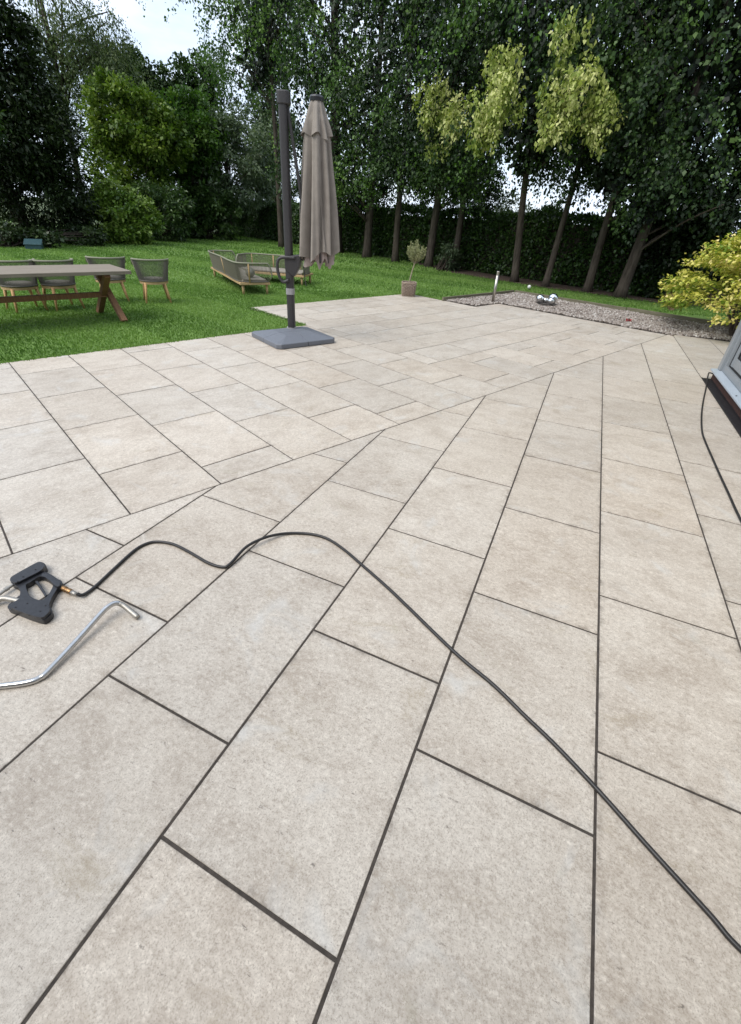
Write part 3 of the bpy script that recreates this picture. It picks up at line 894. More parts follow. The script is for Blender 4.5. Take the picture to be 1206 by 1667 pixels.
def lime_tree(base, lean, h, r0, nst, label, bark='bark', leafm='lime', zlow=2.6, rad=2.4, tb=0.42, name='lime_tree', pale=(), bright=0, ln=0.098, skew=(0, 0), strand=(0.9, 2.2)):
    base = Vector(base)
    top = base + Vector((lean[0], lean[1], h))
    e = empty(name, base)
    pts = trunk_pts(base, top, 0.12)
    # shoots hang from limbs round the trunk
    zs = zlow + 0.6 + (h * 0.97 - zlow) * rng.random(nst) ** 1.25
    f = (zs - zlow) / (h - zlow)
    rr = rad * (0.55 + 0.65 * np.sin(np.pi * np.clip(f * 0.85 + 0.12, 0, 1))) * rng.random(nst) ** 0.55
    an = rng.random(nst) * 2 * np.pi
    cxs = base.x + lean[0] * zs / h + skew[0] * f
    cys = base.y + lean[1] * zs / h + skew[1] * f
    S0 = np.stack([cxs + rr * np.cos(an), cys + rr * np.sin(an), zs], 1)
    d = unit(np.stack([np.cos(an) * 0.55, np.sin(an) * 0.55, -0.35 - 0.6 * rng.random(nst)], 1) + rng.normal(size=(nst, 3)) * 0.25)
    ls = rng.uniform(strand[0], strand[1], nst)
    low = S0[:, 2] + d[:, 2] * ls - 0.35 * ls
    floor = zlow + 0.55 * np.sin(an * 2 + base.x) + 0.35 * rng.normal(size=nst)
    ls = np.where(low < floor, ls * 0.45, ls)
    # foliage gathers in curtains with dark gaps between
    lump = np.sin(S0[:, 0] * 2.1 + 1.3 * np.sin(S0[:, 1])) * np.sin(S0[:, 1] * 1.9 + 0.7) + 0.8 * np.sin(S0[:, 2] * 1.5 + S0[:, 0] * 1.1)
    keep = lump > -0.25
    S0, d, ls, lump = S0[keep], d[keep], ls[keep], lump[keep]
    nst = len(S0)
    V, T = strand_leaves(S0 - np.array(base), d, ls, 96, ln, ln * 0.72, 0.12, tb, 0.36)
    T = T + 0.16 * np.repeat(lump - 0.35, 96)  # dense lumps tinted lighter, gap edges darker: lit clusters put into leaf colour
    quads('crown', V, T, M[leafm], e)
    # inner foliage that hides the upper trunk, coloured as if in deep shade
    ni = 2300
    zi = zlow + 0.5 + (h - zlow - 1.0) * rng.random(ni) ** 1.15
    ai = rng.random(ni) * 2 * np.pi
    ri = rad * 0.56 * np.sqrt(rng.random(ni)) * np.clip((zi - zlow) / 1.6, 0.25, 1)
    fi_ = (zi - zlow) / (h - zlow)
    Pi = np.stack([lean[0] * zi / h + skew[0] * fi_ + ri * np.cos(ai), lean[1] * zi / h + skew[1] * fi_ + ri * np.sin(ai), zi], 1)
    Pi = Pi + 0.35 * np.sin(Pi[:, [1, 2, 0]] * 2.7)
    Di = unit(rng.normal(size=(ni, 3)) * 0.6 + np.array([0, 0, -1.0]))
    li = rng.uniform(0.14, 0.28, ni)
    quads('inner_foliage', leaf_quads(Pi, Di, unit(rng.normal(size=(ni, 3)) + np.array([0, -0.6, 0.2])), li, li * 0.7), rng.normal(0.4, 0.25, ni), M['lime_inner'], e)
    limbs = []
    for i in rng.choice(nst, 26, replace=False):
        q = Vector(S0[i])
        zz = max(zlow * 0.7, q.z - 0.6 - 0.3 * math.hypot(q.x - base.x, q.y - base.y))
        limbs.append((base.lerp(top, zz / h), q, r0 * 0.28 * (1 - 0.6 * zz / h)))
    trunk_mesh(e, pts, r0, r0 * 0.25, M[bark], limbs, base)
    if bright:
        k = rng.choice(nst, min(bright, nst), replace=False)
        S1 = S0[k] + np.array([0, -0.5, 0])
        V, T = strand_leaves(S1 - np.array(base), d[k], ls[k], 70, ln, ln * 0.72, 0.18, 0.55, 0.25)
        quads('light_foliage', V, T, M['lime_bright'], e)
    for (c, r, nc, per) in pale:
        C = in_ellipsoid(nc * 3, c, np.array(r) * np.array([1.12, 1.0, 0.95]), 0.2)
        lump = np.sin(C[:, 0] * 6.1 + C[:, 2] * 2.3) * np.sin(C[:, 2] * 5.3 + C[:, 1] * 3.1 + 1.0)
        C = C[lump > 0.0]
        C[:, 2] += 0.12
        dd = unit(rng.normal(size=C.shape) * 0.35 + np.array([0, -0.15, -0.8]))
        V, T = strand_leaves(C - np.array(base), dd, rng.uniform(0.2, 0.5, len(C)), per, 0.105, 0.062, 0.075, 0.52, 0.36)
        quads('pale_foliage', V, T, M['lime_bract'], e)['label'] = 'pale yellow-green flowering foliage'
    tag(e, label, 'tree')
    return e
def pale_at(px, py, y, r, nc, per=34):
    return (tuple(at_y(px, py, y)), r, nc, per)
H0, H1 = Vector((8.6, 14.9, 0)), Vector((-12.2, 38.9, 0))
hd = (H1 - H0).normalized()
def row_base(px, off=-1.15):
    """foot of a tree in the row in front of the hedge, seen at that column of the photograph"""
    nrm = Vector((hd.y, -hd.x, 0))
    nrm = nrm if nrm.y < 0 else -nrm
    best = None
    for s in np.linspace(0, (H1 - H0).length, 900):
        p = H0 + hd * s + nrm * (-off)
        d = p - Vector((0, 0, CAM_H))
        x = CX + F_PX * d.dot(RT) / d.dot(fw)
        if best is None or abs(x - px) < best[0]:
            best = (abs(x - px), p)
    return best[1]
T = {}
lime_tree(on_z(1008, 483), (0.35, 0.2), 10.5, 0.165, 360, 'dark tree with a thick reddish trunk nearest the golden maple', zlow=1.5, rad=2.3, tb=0.36, bark='bark')
lime_tree(on_z(955, 474), (0.3, 0.2), 10.5, 0.13, 360, 'dark tree with leaning trunk, second from the golden maple', zlow=2.4, rad=2.2, tb=0.34,
          bark='bark')
lime_tree(on_z(887, 466), (0.4, 0.2), 10.5, 0.11, 300, 'tall tree whose slim bare trunk leans right, pale foliage above it', zlow=3.7, rad=2.1, tb=0.36,
          pale=[pale_at(940, 145, 13.6, (0.74, 0.6, 0.52), 34), pale_at(980, 190, 13.6, (0.48, 0.5, 0.42), 18), pale_at(905, 190, 13.7, (0.40, 0.4, 0.4), 14), pale_at(930, 45, 13.8, (0.3, 0.4, 0.18), 5), pale_at(935, 85, 13.8, (0.3, 0.4, 0.25), 6)], bark='bark', bright=55)
lime_tree(on_z(837, 458), (-0.95, 0.3), 10.5, 0.135, 360, 'tall straight tree with grey trunk directly behind the steel post', zlow=3.0, rad=2.3, tb=0.36,
          pale=[pale_at(812, 165, 14.9, (0.72, 0.6, 0.72), 36), pale_at(780, 205, 14.9, (0.4, 0.4, 0.35), 14), pale_at(815, 105, 15.0, (0.4, 0.4, 0.35), 12)], bright=60)
b5 = on_z(738, 439)
lime_tree(b5, (0.2, 0.2), 11.5, 0.14, 360, 'dark tree standing behind the potted olive, pale foliage on its left', zlow=2.4, rad=2.5, tb=0.34,
          pale=[pale_at(705, 168, 17.6, (0.6, 0.5, 0.62), 26), pale_at(748, 195, 17.2, (0.55, 0.5, 0.5), 18), pale_at(712, 235, 17.8, (0.28, 0.3, 0.3), 7)], bright=30)
lime_tree(row_base(697), (0.2, 0.2), 12, 0.17, 360, 'dark tree second left of the pale foliage, in front of the hedge', zlow=2.3, rad=2.5, tb=0.33, bright=20)
lime_tree(row_base(643), (0.25, 0.2), 12.5, 0.15, 360, 'dark slim tree midway between the parasol and the potted olive', zlow=2.9, rad=2.6, tb=0.35, bright=70)
lime_tree(row_base(597), (0.1, 0.2), 13, 0.2, 360, 'dark ivy-clad tree just right of the folded parasol', zlow=1.9, rad=2.7, tb=0.36, bright=90)
lime_tree(row_base(547), (-0.3, 0.2), 13.5, 0.34, 340, 'thick dark trunk directly behind the folded parasol', zlow=2.2, rad=2.9, tb=0.30, bark='bark_dark', bright=40)
lime_tree(Vector((-5.8, 27.5, 0)), (-0.2, -0.4), 13, 0.16, 300, 'bright drooping tree above the parasol pole', zlow=6.4, rad=2.7, tb=0.50, leafm='lime_bright', ln=0.10, strand=(1.2, 2.6))
lime_tree(Vector((-9.3, 41.5, 0)), (0.2, 0.4), 16, 0.42, 330, 'large forked dark tree beyond the hedge left of the parasol', bark='bark_dark', zlow=5.6, rad=3.5, tb=0.42, ln=0.15, leafm='oak', strand=(0.9, 2.2))

def bushy(name, label, base, ells, leafm, ln, wd, per, cr=(0.3, 0.55), bark='bark_dark', trunk=None, droop=0.25, cat='shrub', tb=0.48, ts=0.26, shell=0.45, upn=1.0):
    """a plant made of leaf clumps filling ellipsoids (centre, radii, number)"""
    base = Vector(base)
    e = empty(name, base)
    VV, TT, allc = [], [], []
    for c, r, nc in ells:
        C = in_ellipsoid(nc, c, r, shell)
        C[:, 2] = np.maximum(C[:, 2], 0.12)
        allc.append(C)
        V, T_ = clump_leaves(C - np.array(base), rng.uniform(cr[0], cr[1], nc), per, ln, wd, np.array(c) - np.array(base), droop, 0.75, tb, ts, upn)
        V[:, :, 2] = np.maximum(V[:, :, 2], -0.02)
        VV.append(V); TT.append(T_)
    quads('crown', np.concatenate(VV), np.concatenate(TT), M[leafm], e)
    C = np.concatenate(allc)
    if trunk:
        top, r0, fork = trunk
        top = Vector(top)
        limbs = []
        for i in rng.choice(len(C), min(len(C), 24), replace=False):
            q = Vector(C[i])
            s = random.uniform(fork, 0.98)
            limbs.append((base.lerp(top, s), q, r0 * 0.38 * (1.15 - s)+0.01))
        trunk_mesh(e, trunk_pts(base, top, 0.06 * (top - base).length * 0.3), r0, r0 * 0.35, M[bark], limbs, base)
    else:
        mb = MB()
        for i in rng.choice(len(C), min(len(C), 22), replace=False):
            q = Vector(C[i]) - base
            s = Vector((random.uniform(-.25, .25), random.uniform(-.25, .25), -0.04))
            sp = spline([s, s.lerp(q, 0.5) + Vector((0, 0, 0.15)), q], 3)
            mb.tube(sp, [0.028 - 0.020 * j / (len(sp) - 1) for j in range(len(sp))], 5)
        mb.build('stem', M[bark], e, smooth=True)
    tag(e, label, cat)
    return e
def ell_px(px, py, y, r, n):
    return (tuple(at_y(px, py, y)), r, n)

# hedge: leafy skin over a dense dark core
hedge = empty('hedge', H0)
Lh = (H1 - H0).length
hn = Vector((hd.y, -hd.x, 0))
hn = hn if hn.y < 0 else -hn
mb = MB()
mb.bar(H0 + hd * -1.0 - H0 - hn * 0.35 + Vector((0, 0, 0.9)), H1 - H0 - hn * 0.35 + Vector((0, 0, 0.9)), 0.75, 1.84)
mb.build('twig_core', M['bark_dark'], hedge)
n = 62000
s = rng.uniform(-1, Lh, n)
side = rng.random(n)
htop = 2.05 + 0.09 * np.sin(s * 1.7) + 0.07 * np.sin(s * 4.1 + 1) + 0.05 * rng.normal(size=n)
q = rng.random(n)
wz = np.where(side < 0.68, q * 2.0, htop - np.abs(rng.normal(size=n)) * 0.07)
wy = np.where(side < 0.68, 0.12 + 0.09 * np.sin(s * 2.3 + q * 5) + 0.06 * rng.normal(size=n), 0.12 - rng.random(n) * 0.95)
P = np.stack([hd.x * s + hn.x * wy, hd.y * s + hn.y * wy, wz], 1)
D = unit(rng.normal(size=(n, 3)) * 0.7 + np.array([hn.x, hn.y, 0]) * 0.4 + np.array([0, 0, 1]) * np.where(side < 0.68, -0.25, 0.8)[:, None])
N = unit(rng.normal(size=(n, 3)) * 0.6 + np.array([hn.x * 0.5, hn.y * 0.5, 0.8]))
sz = rng.uniform(0.08, 0.15, n)
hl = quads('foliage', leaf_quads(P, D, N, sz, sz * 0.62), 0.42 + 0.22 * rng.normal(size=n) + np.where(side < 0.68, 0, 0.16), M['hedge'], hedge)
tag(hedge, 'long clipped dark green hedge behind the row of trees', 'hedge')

# right-hand dark evergreens
bushy('holly_tree', 'dense dark evergreen filling the right edge above the golden maple', (9.9, 14.6, 0), [((9.9, 14.6, 2.3), (1.9, 1.5, 2.2), 110), ((10.3, 14.4, 4.8), (2.2, 1.6, 2.0), 110), ((11.4, 13.2, 3.4), (1.7, 1.4, 2.6), 90)], 'evergreen', 0.13, 0.085, 120, (0.3, 0.6),
      trunk=((10.1, 14.6, 6.2), 0.2, 0.15), cat='tree', tb=0.42)
bushy('dark_shrub', 'dark leafy shrub at the end of the hedge behind the sleeper', (8.9, 15.2, 0), [((8.8, 15.3, 1.1), (1.2, 0.9, 1.1), 70), ((8.3, 15.6, 2.2), (1.2, 0.8, 1.0), 60)], 'evergreen', 0.11, 0.07, 110, (0.22, 0.45))
lime_tree(Vector((11.0, 15.6, 0)), (-0.9, -0.5), 10.5, 0.22, 360, 'tall dark tree rising at the upper right corner', bark='bark_dark', zlow=4.0, rad=3.6, tb=0.34, ln=0.12, bright=46)

# left-hand garden
yb = at_y(30, 330, 21.5); yb.z = 0
bushy('yew_tree', 'tall black-green conifer at the left edge behind the table', yb, [ell_px(45, 310, 21.5, (2.6, 1.6, 2.0), 150), ell_px(18, 215, 21.5, (2.5, 1.6, 2.0), 140), ell_px(-22, 110, 21.5, (2.1, 1.6, 2.2), 120), ell_px(-60, 0, 21.5, (1.9, 1.6, 2.4), 90)], 'yew', 0.17, 0.075, 120, (0.45, 0.85),
      trunk=(yb + Vector((-1.0, 0, 10.5)), 0.3, 0.08), cat='tree', tb=0.40, shell=0.5)
b = on_z(4, 398)
lb = empty('leaning_tree', b)
trunk_mesh(lb, [b, b + Vector((-0.35, 0, 0.8)), b + Vector((-0.8, 0, 1.7)), b + Vector((-1.6, 0.2, 3.2)), b + Vector((-2.2, 0.2, 5.5))], 0.36, 0.16, M['bark'], [(b + Vector((-1.2, .1, 2.6)), b + Vector((0.8, -.3, 3.7)), 0.09), (b + Vector((-1.9, .1, 4.5)), b + Vector((0.2, -.6, 5.6)), 0.07)], b)
C = np.concatenate([in_ellipsoid(26, b + Vector((0.6, -0.4, 3.6)), (1.2, 0.9, 0.5)), in_ellipsoid(60, b + Vector((-1.2, 0, 5.8)), (2.3, 2.0, 1.2))])
V, T_ = clump_leaves(C - np.array(b), rng.uniform(0.25, 0.5, len(C)), 70, 0.16, 0.07, np.array([0, 0, 3.0]), 0.6, 0.5, 0.5)
quads('crown', V, T_, M['oak'], lb)
tag(lb, 'leaning tree trunk at the left edge with low drooping spray', 'tree')
bushy('ground_ivy', 'low pale-edged ivy plants at the foot of the leaning trunk', (-14.2, 17.9, 0), [((-14.6, 18.2, 0.35), (1.1, 0.6, 0.35), 34), ((-13.3, 18.9, 0.25), (0.9, 0.5, 0.25), 22), ((-12.6, 20.6, 0.3), (1.0, 0.6, 0.3), 24)], 'ivy', 0.13, 0.10, 60, (0.15, 0.3), cat='plant')
bushy('rounded_shrub', 'bright green rounded shrub at the back of the lawn', on_z(190, 394), [((-12.3, 23.4, 1.0), (1.75, 1.3, 1.15), 110), ((-12.6, 23.5, 1.55), (1.1, 0.9, 0.8), 50)], 'shrub', 0.15, 0.095, 105, (0.2, 0.38), tb=0.55, shell=0.7)
bushy('yellow_green_tree', 'tall yellow-green bush behind the bright rounded shrub', (-14.0, 28.5, 0), [((-14.0, 28.5, 2.6), (2.2, 1.8, 2.5), 120), ((-13.6, 28.4, 5.2), (2.0, 1.6, 1.7), 100), ((-12.2, 28.4, 4.4), (1.5, 1.3, 1.5), 60)], 'yellowgreen', 0.19, 0.12, 95, (0.3, 0.6), cat='shrub', trunk=((-13.9, 28.5, 5.5), 0.12, 0.12), tb=0.36)
bushy('mid_green_tree', 'mid green leafy tree left of the grey-green tree', (-12.0, 31.0, 0), [((-12.0, 31.0, 2.6), (1.9, 1.6, 2.6), 110), ((-11.4, 31.0, 5.0), (2.1, 1.7, 1.9), 110)], 'lime_bright', 0.19, 0.12, 90, (0.3, 0.6), cat='tree', trunk=((-11.8, 31, 5.5), 0.12, 0.15), tb=0.36)
bushy('rhododendron', 'dark rhododendron right of the bright rounded shrub', (-11.9, 26.6, 0), [((-11.8, 26.7, 1.3), (1.6, 1.2, 1.5), 90)], 'rhodo', 0.17, 0.07, 95, (0.22, 0.45))
bushy('rhododendron', 'dark rhododendron left of the banded trunk at the lawn end', (-11.0, 30.6, 0), [((-11.0, 30.6, 1.2), (2.2, 1.2, 1.5), 100)], 'rhodo', 0.18, 0.08, 95, (0.25, 0.5), tb=0.55)
b = on_z(376, 389)
bushy('grey_green_tree', 'grey-green tree on a short banded trunk at the far end of the lawn', b, [ell_px(372, 265, b.y, (2.7, 2.0, 2.6), 130), ell_px(330, 225, b.y, (1.9, 1.6, 1.9), 70)], 'greygreen', 0.20, 0.09, 90, (0.35, 0.65), bark='bark', trunk=(b + Vector((0.2, 0, 4.2)), 0.20, 0.45), cat='tree', droop=0.5)
b = on_z(422, 387)
bushy('grey_green_tree', 'slim grey-green tree beside the hedge end, left of the parasol pole', b, [ell_px(428, 270, b.y, (1.7, 1.6, 1.9), 80), ell_px(440, 240, b.y, (1.3, 1.3, 1.5), 40)], 'greygreen', 0.20, 0.10, 80, (0.35, 0.65), bark='bark', trunk=(b + Vector((0.25, 0, 4.2)), 0.17, 0.5), cat='tree', droop=0.5, tb=0.42)
# weeping birch, forked oak and conifers behind
def weeping(name, label, base, h, ells, leafm, ln, per, r0):
    base = Vector(base)
    e = empty(name, base)
    S = np.concatenate([in_ellipsoid(nc, c, r, 0.3) for c, r, nc in ells])
    d = unit(rng.normal(size=S.shape) * 0.30 + np.array([0.15, 0, -0.8]))
    V, T_ = strand_leaves(S - np.array(base), d, rng.uniform(1.0, 2.8, len(S)), per, ln, ln * 0.5, 0.14, 0.5, 0.25)
    quads('crown', V, T_, M[leafm], e)
    top = base + Vector((0.5, 0, h))
    limbs = [(base.lerp(top, random.uniform(0.3, 0.95)), Vector(S[i]), r0 * 0.35) for i in rng.choice(len(S), 34, replace=False)]
    trunk_mesh(e, trunk_pts(base, top, 0.3), r0, r0 * 0.3, M['bark_dark'], limbs, base)
    tag(e, label, 'tree')
weeping('weeping_birch', 'pale weeping birch behind the tall conifer at upper left', (-18.6, 31.0, 0), 12.5, [ell_px(110, 20, 31, (2.2, 2.0, 2.0), 120), ell_px(95, 90, 31, (1.8, 1.6, 2.0), 90), ell_px(165, 60, 31, (1.3, 1.6, 1.3), 70), ell_px(160, 200, 31, (1.6, 1.2, 1.6), 26)], 'birch', 0.12, 80, 0.2)
bushy('oak_tree', 'dark oak with a bare dead branch against the pale sky', (-15.3, 41.0, 0), [ell_px(212, 118, 41, (1.4, 1.5, 1.2), 32), ell_px(258, 132, 41, (1.2, 1.3, 1.0), 24), ell_px(180, 125, 41, (1.8, 1.5, 1.5), 34), ell_px(232, 190, 41, (1.5, 1.3, 1.2), 26), ell_px(305, 150, 41, (1.0, 1.2, 1.7), 36), ell_px(330, 150, 41, (1.0, 1.2, 2.0), 36)], 'oak', 0.24, 0.16, 85, (0.35, 0.65), trunk=(at_y(285, 120, 41), 0.3, 0.25), cat='tree', tb=0.42)
bushy('conifer', 'dark green conifer mass behind the mid green tree', (-14.0, 36.0, 0), [((-14.0, 36.0, 3.5), (3.2, 2, 3.8), 110), ((-9.5, 40.5, 3.0), (2.6, 1.6, 2.6), 60)], 'yew', 0.2, 0.08, 100, (0.4, 0.8), cat='tree', tb=0.5)
# beyond the hedge
bushy('willow', 'pale grey-green willow top showing over the hedge between two trunks', (5.4, 27.5, 0), [((5.4, 27.5, 1.6), (2.6, 1.5, 1.5), 80)], 'far', 0.17, 0.06, 80, (0.3, 0.5), cat='tree', tb=0.5)
bushy('conifer', 'small pointed conifer tip above the hedge by the leaning trunk', (8.9, 28.0, 0), [((8.9, 28, 1.3), (0.8, 0.8, 1.7), 50), ((9.9, 28, 1.0), (1.1, 0.8, 1.5), 40), ((7.7, 28.5, 1.0), (1.0, 0.8, 1.4), 40)], 'far', 0.14, 0.07, 80, (0.2, 0.35), cat='tree', tb=0.3)
bushy('dark_shrub', 'small grey-leaved plant at the foot of the tree behind the olive', on_z(737, 440) + Vector((-0.5, -0.4, 0)), [(tuple(on_z(730, 440) + Vector((0, 0, .45))), (0.45, 0.4, 0.45), 22)], 'greygreen', 0.12, 0.04, 60, (0.12, 0.22), tb=0.35)
bushy('dark_shrub', 'low dark shrub under the trees left of the potted olive', on_z(622, 411), [(tuple(on_z(622, 411) + Vector((0, 0, .6))), (0.9, 0.6, 0.6), 40)], 'rhodo', 0.13, 0.08, 70, (0.18, 0.32))

# golden Japanese maple at the right
mb_ = PA(6.95, -1.75)
mp = empty('maple_shrub', mb_)
tag(mp, 'golden yellow maple shrub spreading over the gravel beside the house', 'shrub')
C = []
for i in range(330):
    th = random.uniform(0, 2 * math.pi)
    rr = random.uniform(0.12, 1) ** 0.55
    hgt = 1.72 * math.sqrt(max(0.0, 1 - (rr * 0.97) ** 2.6))
    lay = random.choice((1.0, 1.0, 0.93, 0.8, 0.62, 0.45, 0.3))
    C.append((mb_.x + math.cos(th) * rr * 1.85 + 0.72, mb_.y + math.sin(th) * rr * 1.6 + 0.35, 0.12 + (hgt + 0.10 * math.sin(5 * th + 7 * rr)) * lay))
C = np.array(C)
per = 70
ci = np.repeat(np.arange(len(C)), per)
g = rng.normal(size=(len(ci), 3)) * np.array([0.13, 0.13, 0.035])
P = C[ci] + g - np.array(mb_)
outd = unit((C[ci] - np.array(mb_)) * np.array([1, 1, 0.0]) + 1e-4)
D = unit(outd * 0.8 + rng.normal(size=(len(ci), 3)) * 0.6 + np.array([0, 0, -0.30]))
N = unit(rng.normal(size=(len(ci), 3)) * 0.35 + np.array([0, 0, 1.0]))
# young tips are yellow to orange, older inner leaves green
hgt = np.clip((C[ci][:, 2] - 0.12) / 1.7, 0, 1)
old = rng.random(len(C))[ci]
tint = 0.28 + 0.34 * rng.random(len(C))[ci] + 0.16 * rng.normal(size=len(ci)) + 0.12 * (g[:, 2] > 0.02)
tint = np.where(old < 0.34, tint - 0.34, tint)
quads('crown', leaf_quads(P, D, N, rng.uniform(0.05, 0.10, len(ci)), rng.uniform(0.04, 0.07, len(ci))), tint, M['maple'], mp)
tm = MB()
for i in rng.choice(len(C), 40, replace=False):
    q = Vector(C[i]) - mb_
    sp = spline([Vector((0, 0, -0.05)), Vector((q.x * 0.2, q.y * 0.2, 0.45)), Vector((q.x * 0.6, q.y * 0.6, max(0.5, q.z * 0.85))), q], 4)
    tm.tube(sp, [0.020 - 0.017 * j / (len(sp) - 1) for j in range(len(sp))], 6)
tm.build('branches', M['bark'], mp, smooth=True)
bs = board(on_z(1072, 472), on_z(1093, 505), 0.24, 0.10, M['sleeper'], 'timber_sleeper', 'brown timber sleeper running back beside the golden maple')
bs['category'] = 'sleeper'
# ------------------------------------------------------------------ cantilever parasol, folded
pole_xy = on_z(475, 534, 0.12)
PX, PY = pole_xy.x, pole_xy.y
par = empty('parasol', (PX, PY, 0))
tag(par, 'folded taupe cantilever parasol on a grey weighted base', 'parasol')
F_ = on_z(456, 568.5); L_ = on_z(404, 548.5); R_ = on_z(550, 557)
be1 = (R_ - F_).normalized(); len1, len2 = (R_ - F_).length, (L_ - F_).length
bctr = (R_ + L_) / 2
bang = math.atan2(be1.y, be1.x)
base = empty('base', (bctr.x - PX, bctr.y - PY, 0), bang)
base.parent = par
hx, hy = len1 / 2, 0.455
for sx in (-1, 1):
    for sy in (-1, 1):
        g = 0.0025
        c_ = 0.055
        px_, py_ = 0.23, 0.22
        low = [(g, g), (hx, g), (hx, hy - c_), (hx - c_, hy), (g, hy)]
        top_ = [(g, g), (px_, g), (px_, py_), (px_, py_), (g, py_)]
        vs, fs = [], []
        rings = [(low, 0.006, 1.0), (low, 0.062, 1.0), ([(x * 0.985 if x > .1 else x, y * 0.985 if y > .1 else y) for x, y in low], 0.070, 1), (top_, 0.122, 1)]
        for poly, z, _ in rings:
            vs += [(sx * x, sy * y, z) for x, y in poly]
        nn = 5
        for r in range(3):
            for i in range(nn):
                j = (i + 1) % nn
                fs.append((r * nn + i, r * nn + j, (r + 1) * nn + j, (r + 1) * nn + i))
        fs.append((15, 16, 17, 19))
        fs.append((4, 3, 2, 1, 0))
        if sx * sy < 0:
            fs = [f[::-1] for f in fs]
        MB().add(vs, fs).build('base_plate', M['base_plastic'], base, bevel=0.006)
ft = MB()
for x in (-0.36, -0.12, 0.12, 0.36):
    for y in (-0.36, -0.12, 0.12, 0.36):
        ft.box((x, y, 0.004), (0.10, 0.10, 0.008))
ft.build('foot_pad', M['black_plastic'], base)
MB().lathe([(0.075, 0.118), (0.075, 0.135), (0.062, 0.142)], (0, 0, 0), 24).build('socket', M['collar'], par, smooth=False)
ZT = 2.86
def oval(mb, z0, z1, rx, ry, n=24, c=(0, 0)):
    o = len(mb.v)
    for z in (z0, z1):
        for k_ in range(n):
            a = 2 * math.pi * k_ / n
            mb.v.append((c[0] + rx * math.copysign(abs(math.cos(a)) ** 0.6, math.cos(a)), c[1] + ry * math.copysign(abs(math.sin(a)) ** 0.6, math.sin(a)), z))
    for k_ in range(n):
        k2 = (k_ + 1) % n
        mb.f.append((o + k_, o + k2, o + n + k2, o + n + k_))
    mb.f.append(tuple(o + k_ for k_ in reversed(range(n))))
    mb.f.append(tuple(o + n + k_ for k_ in range(n)))
    return mb
pole = oval(MB(), 0.12, ZT - 0.05, 0.055, 0.07).build('pole', M['dark_metal'], par, bevel=0.004)
oval(MB(), ZT - 0.13, ZT, 0.082, 0.082, c=(0.012, 0)).build('pole_cap', M['dark_metal'], pole, bevel=0.012)
oval(MB(), 0.60, 0.685, 0.060, 0.076).build('collar', M['collar'], pole, bevel=0.004)
# crank housing, D handle
hdl = MB()
hdl.add([(-0.05, -0.085, 0.93), (0.075, -0.085, 0.84), (0.15, -0.085, 0.96), (0.19, -0.085, 1.13), (-0.05, -0.085, 1.10),
         (-0.05, 0.085, 0.93), (0.075, 0.085, 0.84), (0.15, 0.085, 0.96), (0.19, 0.085, 1.13), (-0.05, 0.085, 1.10)],
        [(0, 1, 2, 3, 4), (9, 8, 7, 6, 5), (0, 5, 6, 1), (1, 6, 7, 2), (2, 7, 8, 3), (3, 8, 9, 4), (4, 9, 5, 0)])
hous = hdl.build('crank_housing', M['dark_metal'], par, bevel=0.012)
sp = spline([(0.10, -0.09, 1.085), (-0.06, -0.09, 1.085), (-0.135, -0.09, 1.05), (-0.155, -0.09, 0.95), (-0.13, -0.09, 0.83), (-0.075, -0.09, 0.77), (0.0, -0.09, 0.80)], 6)
MB().tube(sp, 0.021, 10).build('handle', M['dark_metal'], hous, smooth=True)
tp = MB().bar((0.17, 0, 1.06), (0.265, 0, 1.27), 0.03, 0.06)
tp.bar((0.20, 0.0, 0.98), (0.235, 0.0, 0.72), 0.012, 0.012)
tp.build('strut', M['dark_metal'], par, bevel=0.004)
# canopy, hanging just right of the pole
CXo, CYo = 0.40, 0.10
fold_ph = [random.uniform(-0.25, 0.25) for _ in range(8)]
def fold(th, z):
    s = 0.0
    for kf, (nf, am, ph) in enumerate(((8, 0.55, 0.3), (11, 0.25, 1.2), (19, 0.14, 2.0), (5, 0.18, 0.7))):
        s += am * math.cos(nf * th + ph + 0.55 * math.sin(2.2 * z + kf) + 0.25 * math.sin(3 * th + z))
    return s
def cloth(z_top, z_bot, prof, amp, hem, nth=220, nz=60, lean=0.0):
    mb = MB()
    for i in range(nz + 1):
        f = i / nz
        for k_ in range(nth):
            th = 2 * math.pi * k_ / nth
            zb = z_bot + hem(th)
            z = z_top + (zb - z_top) * f
            r = np.interp(f, prof[0], prof[1])
            fd = fold(th, z)
            fd = -abs(fd) ** 0.7 if fd < 0 else fd * 0.4
            rr = r * (1 + amp * min(1.0, 0.25 + 1.1 * f) * fd)
            mb.v.append((rr * math.cos(th) + lean * f, rr * math.sin(th), z))
    for i in range(nz):
        for k_ in range(nth):
            k2 = (k_ + 1) % nth
            mb.f.append((i * nth + k_, (i + 1) * nth + k_, (i + 1) * nth + k2, i * nth + k2))
    return mb
def hem_main(th):
    a = (th + math.pi) % (2 * math.pi) - math.pi
    front = math.exp(-((a + 1.15) / 0.38) ** 2)
    right = math.exp(-((a + 0.1) / 0.5) ** 2)
    return 0.022 * math.cos(8 * th) + 0.02 * math.sin(5 * th + 1) + 0.11 * front + 0.10 * right
can = cloth(2.70, 1.07, ([0, 0.05, 0.2, 0.5, 0.8, 1.0], [0.10, 0.135, 0.165, 0.205, 0.23, 0.246]), 0.66, hem_main)
cano = can.build('canopy', M['canopy'], par, smooth=True, loc=(CXo, CYo, 0))
vent = cloth(2.80, 2.46, ([0, 0.15, 0.6, 1.0], [0.075, 0.095, 0.14, 0.185]), 0.42, lambda th: 0.03 * math.cos(5 * th + 0.5) - 0.02 * math.cos(th), nth=120, nz=20)
vent.build('vent_flap', M['canopy'], cano, smooth=True, loc=(0, 0, 0))
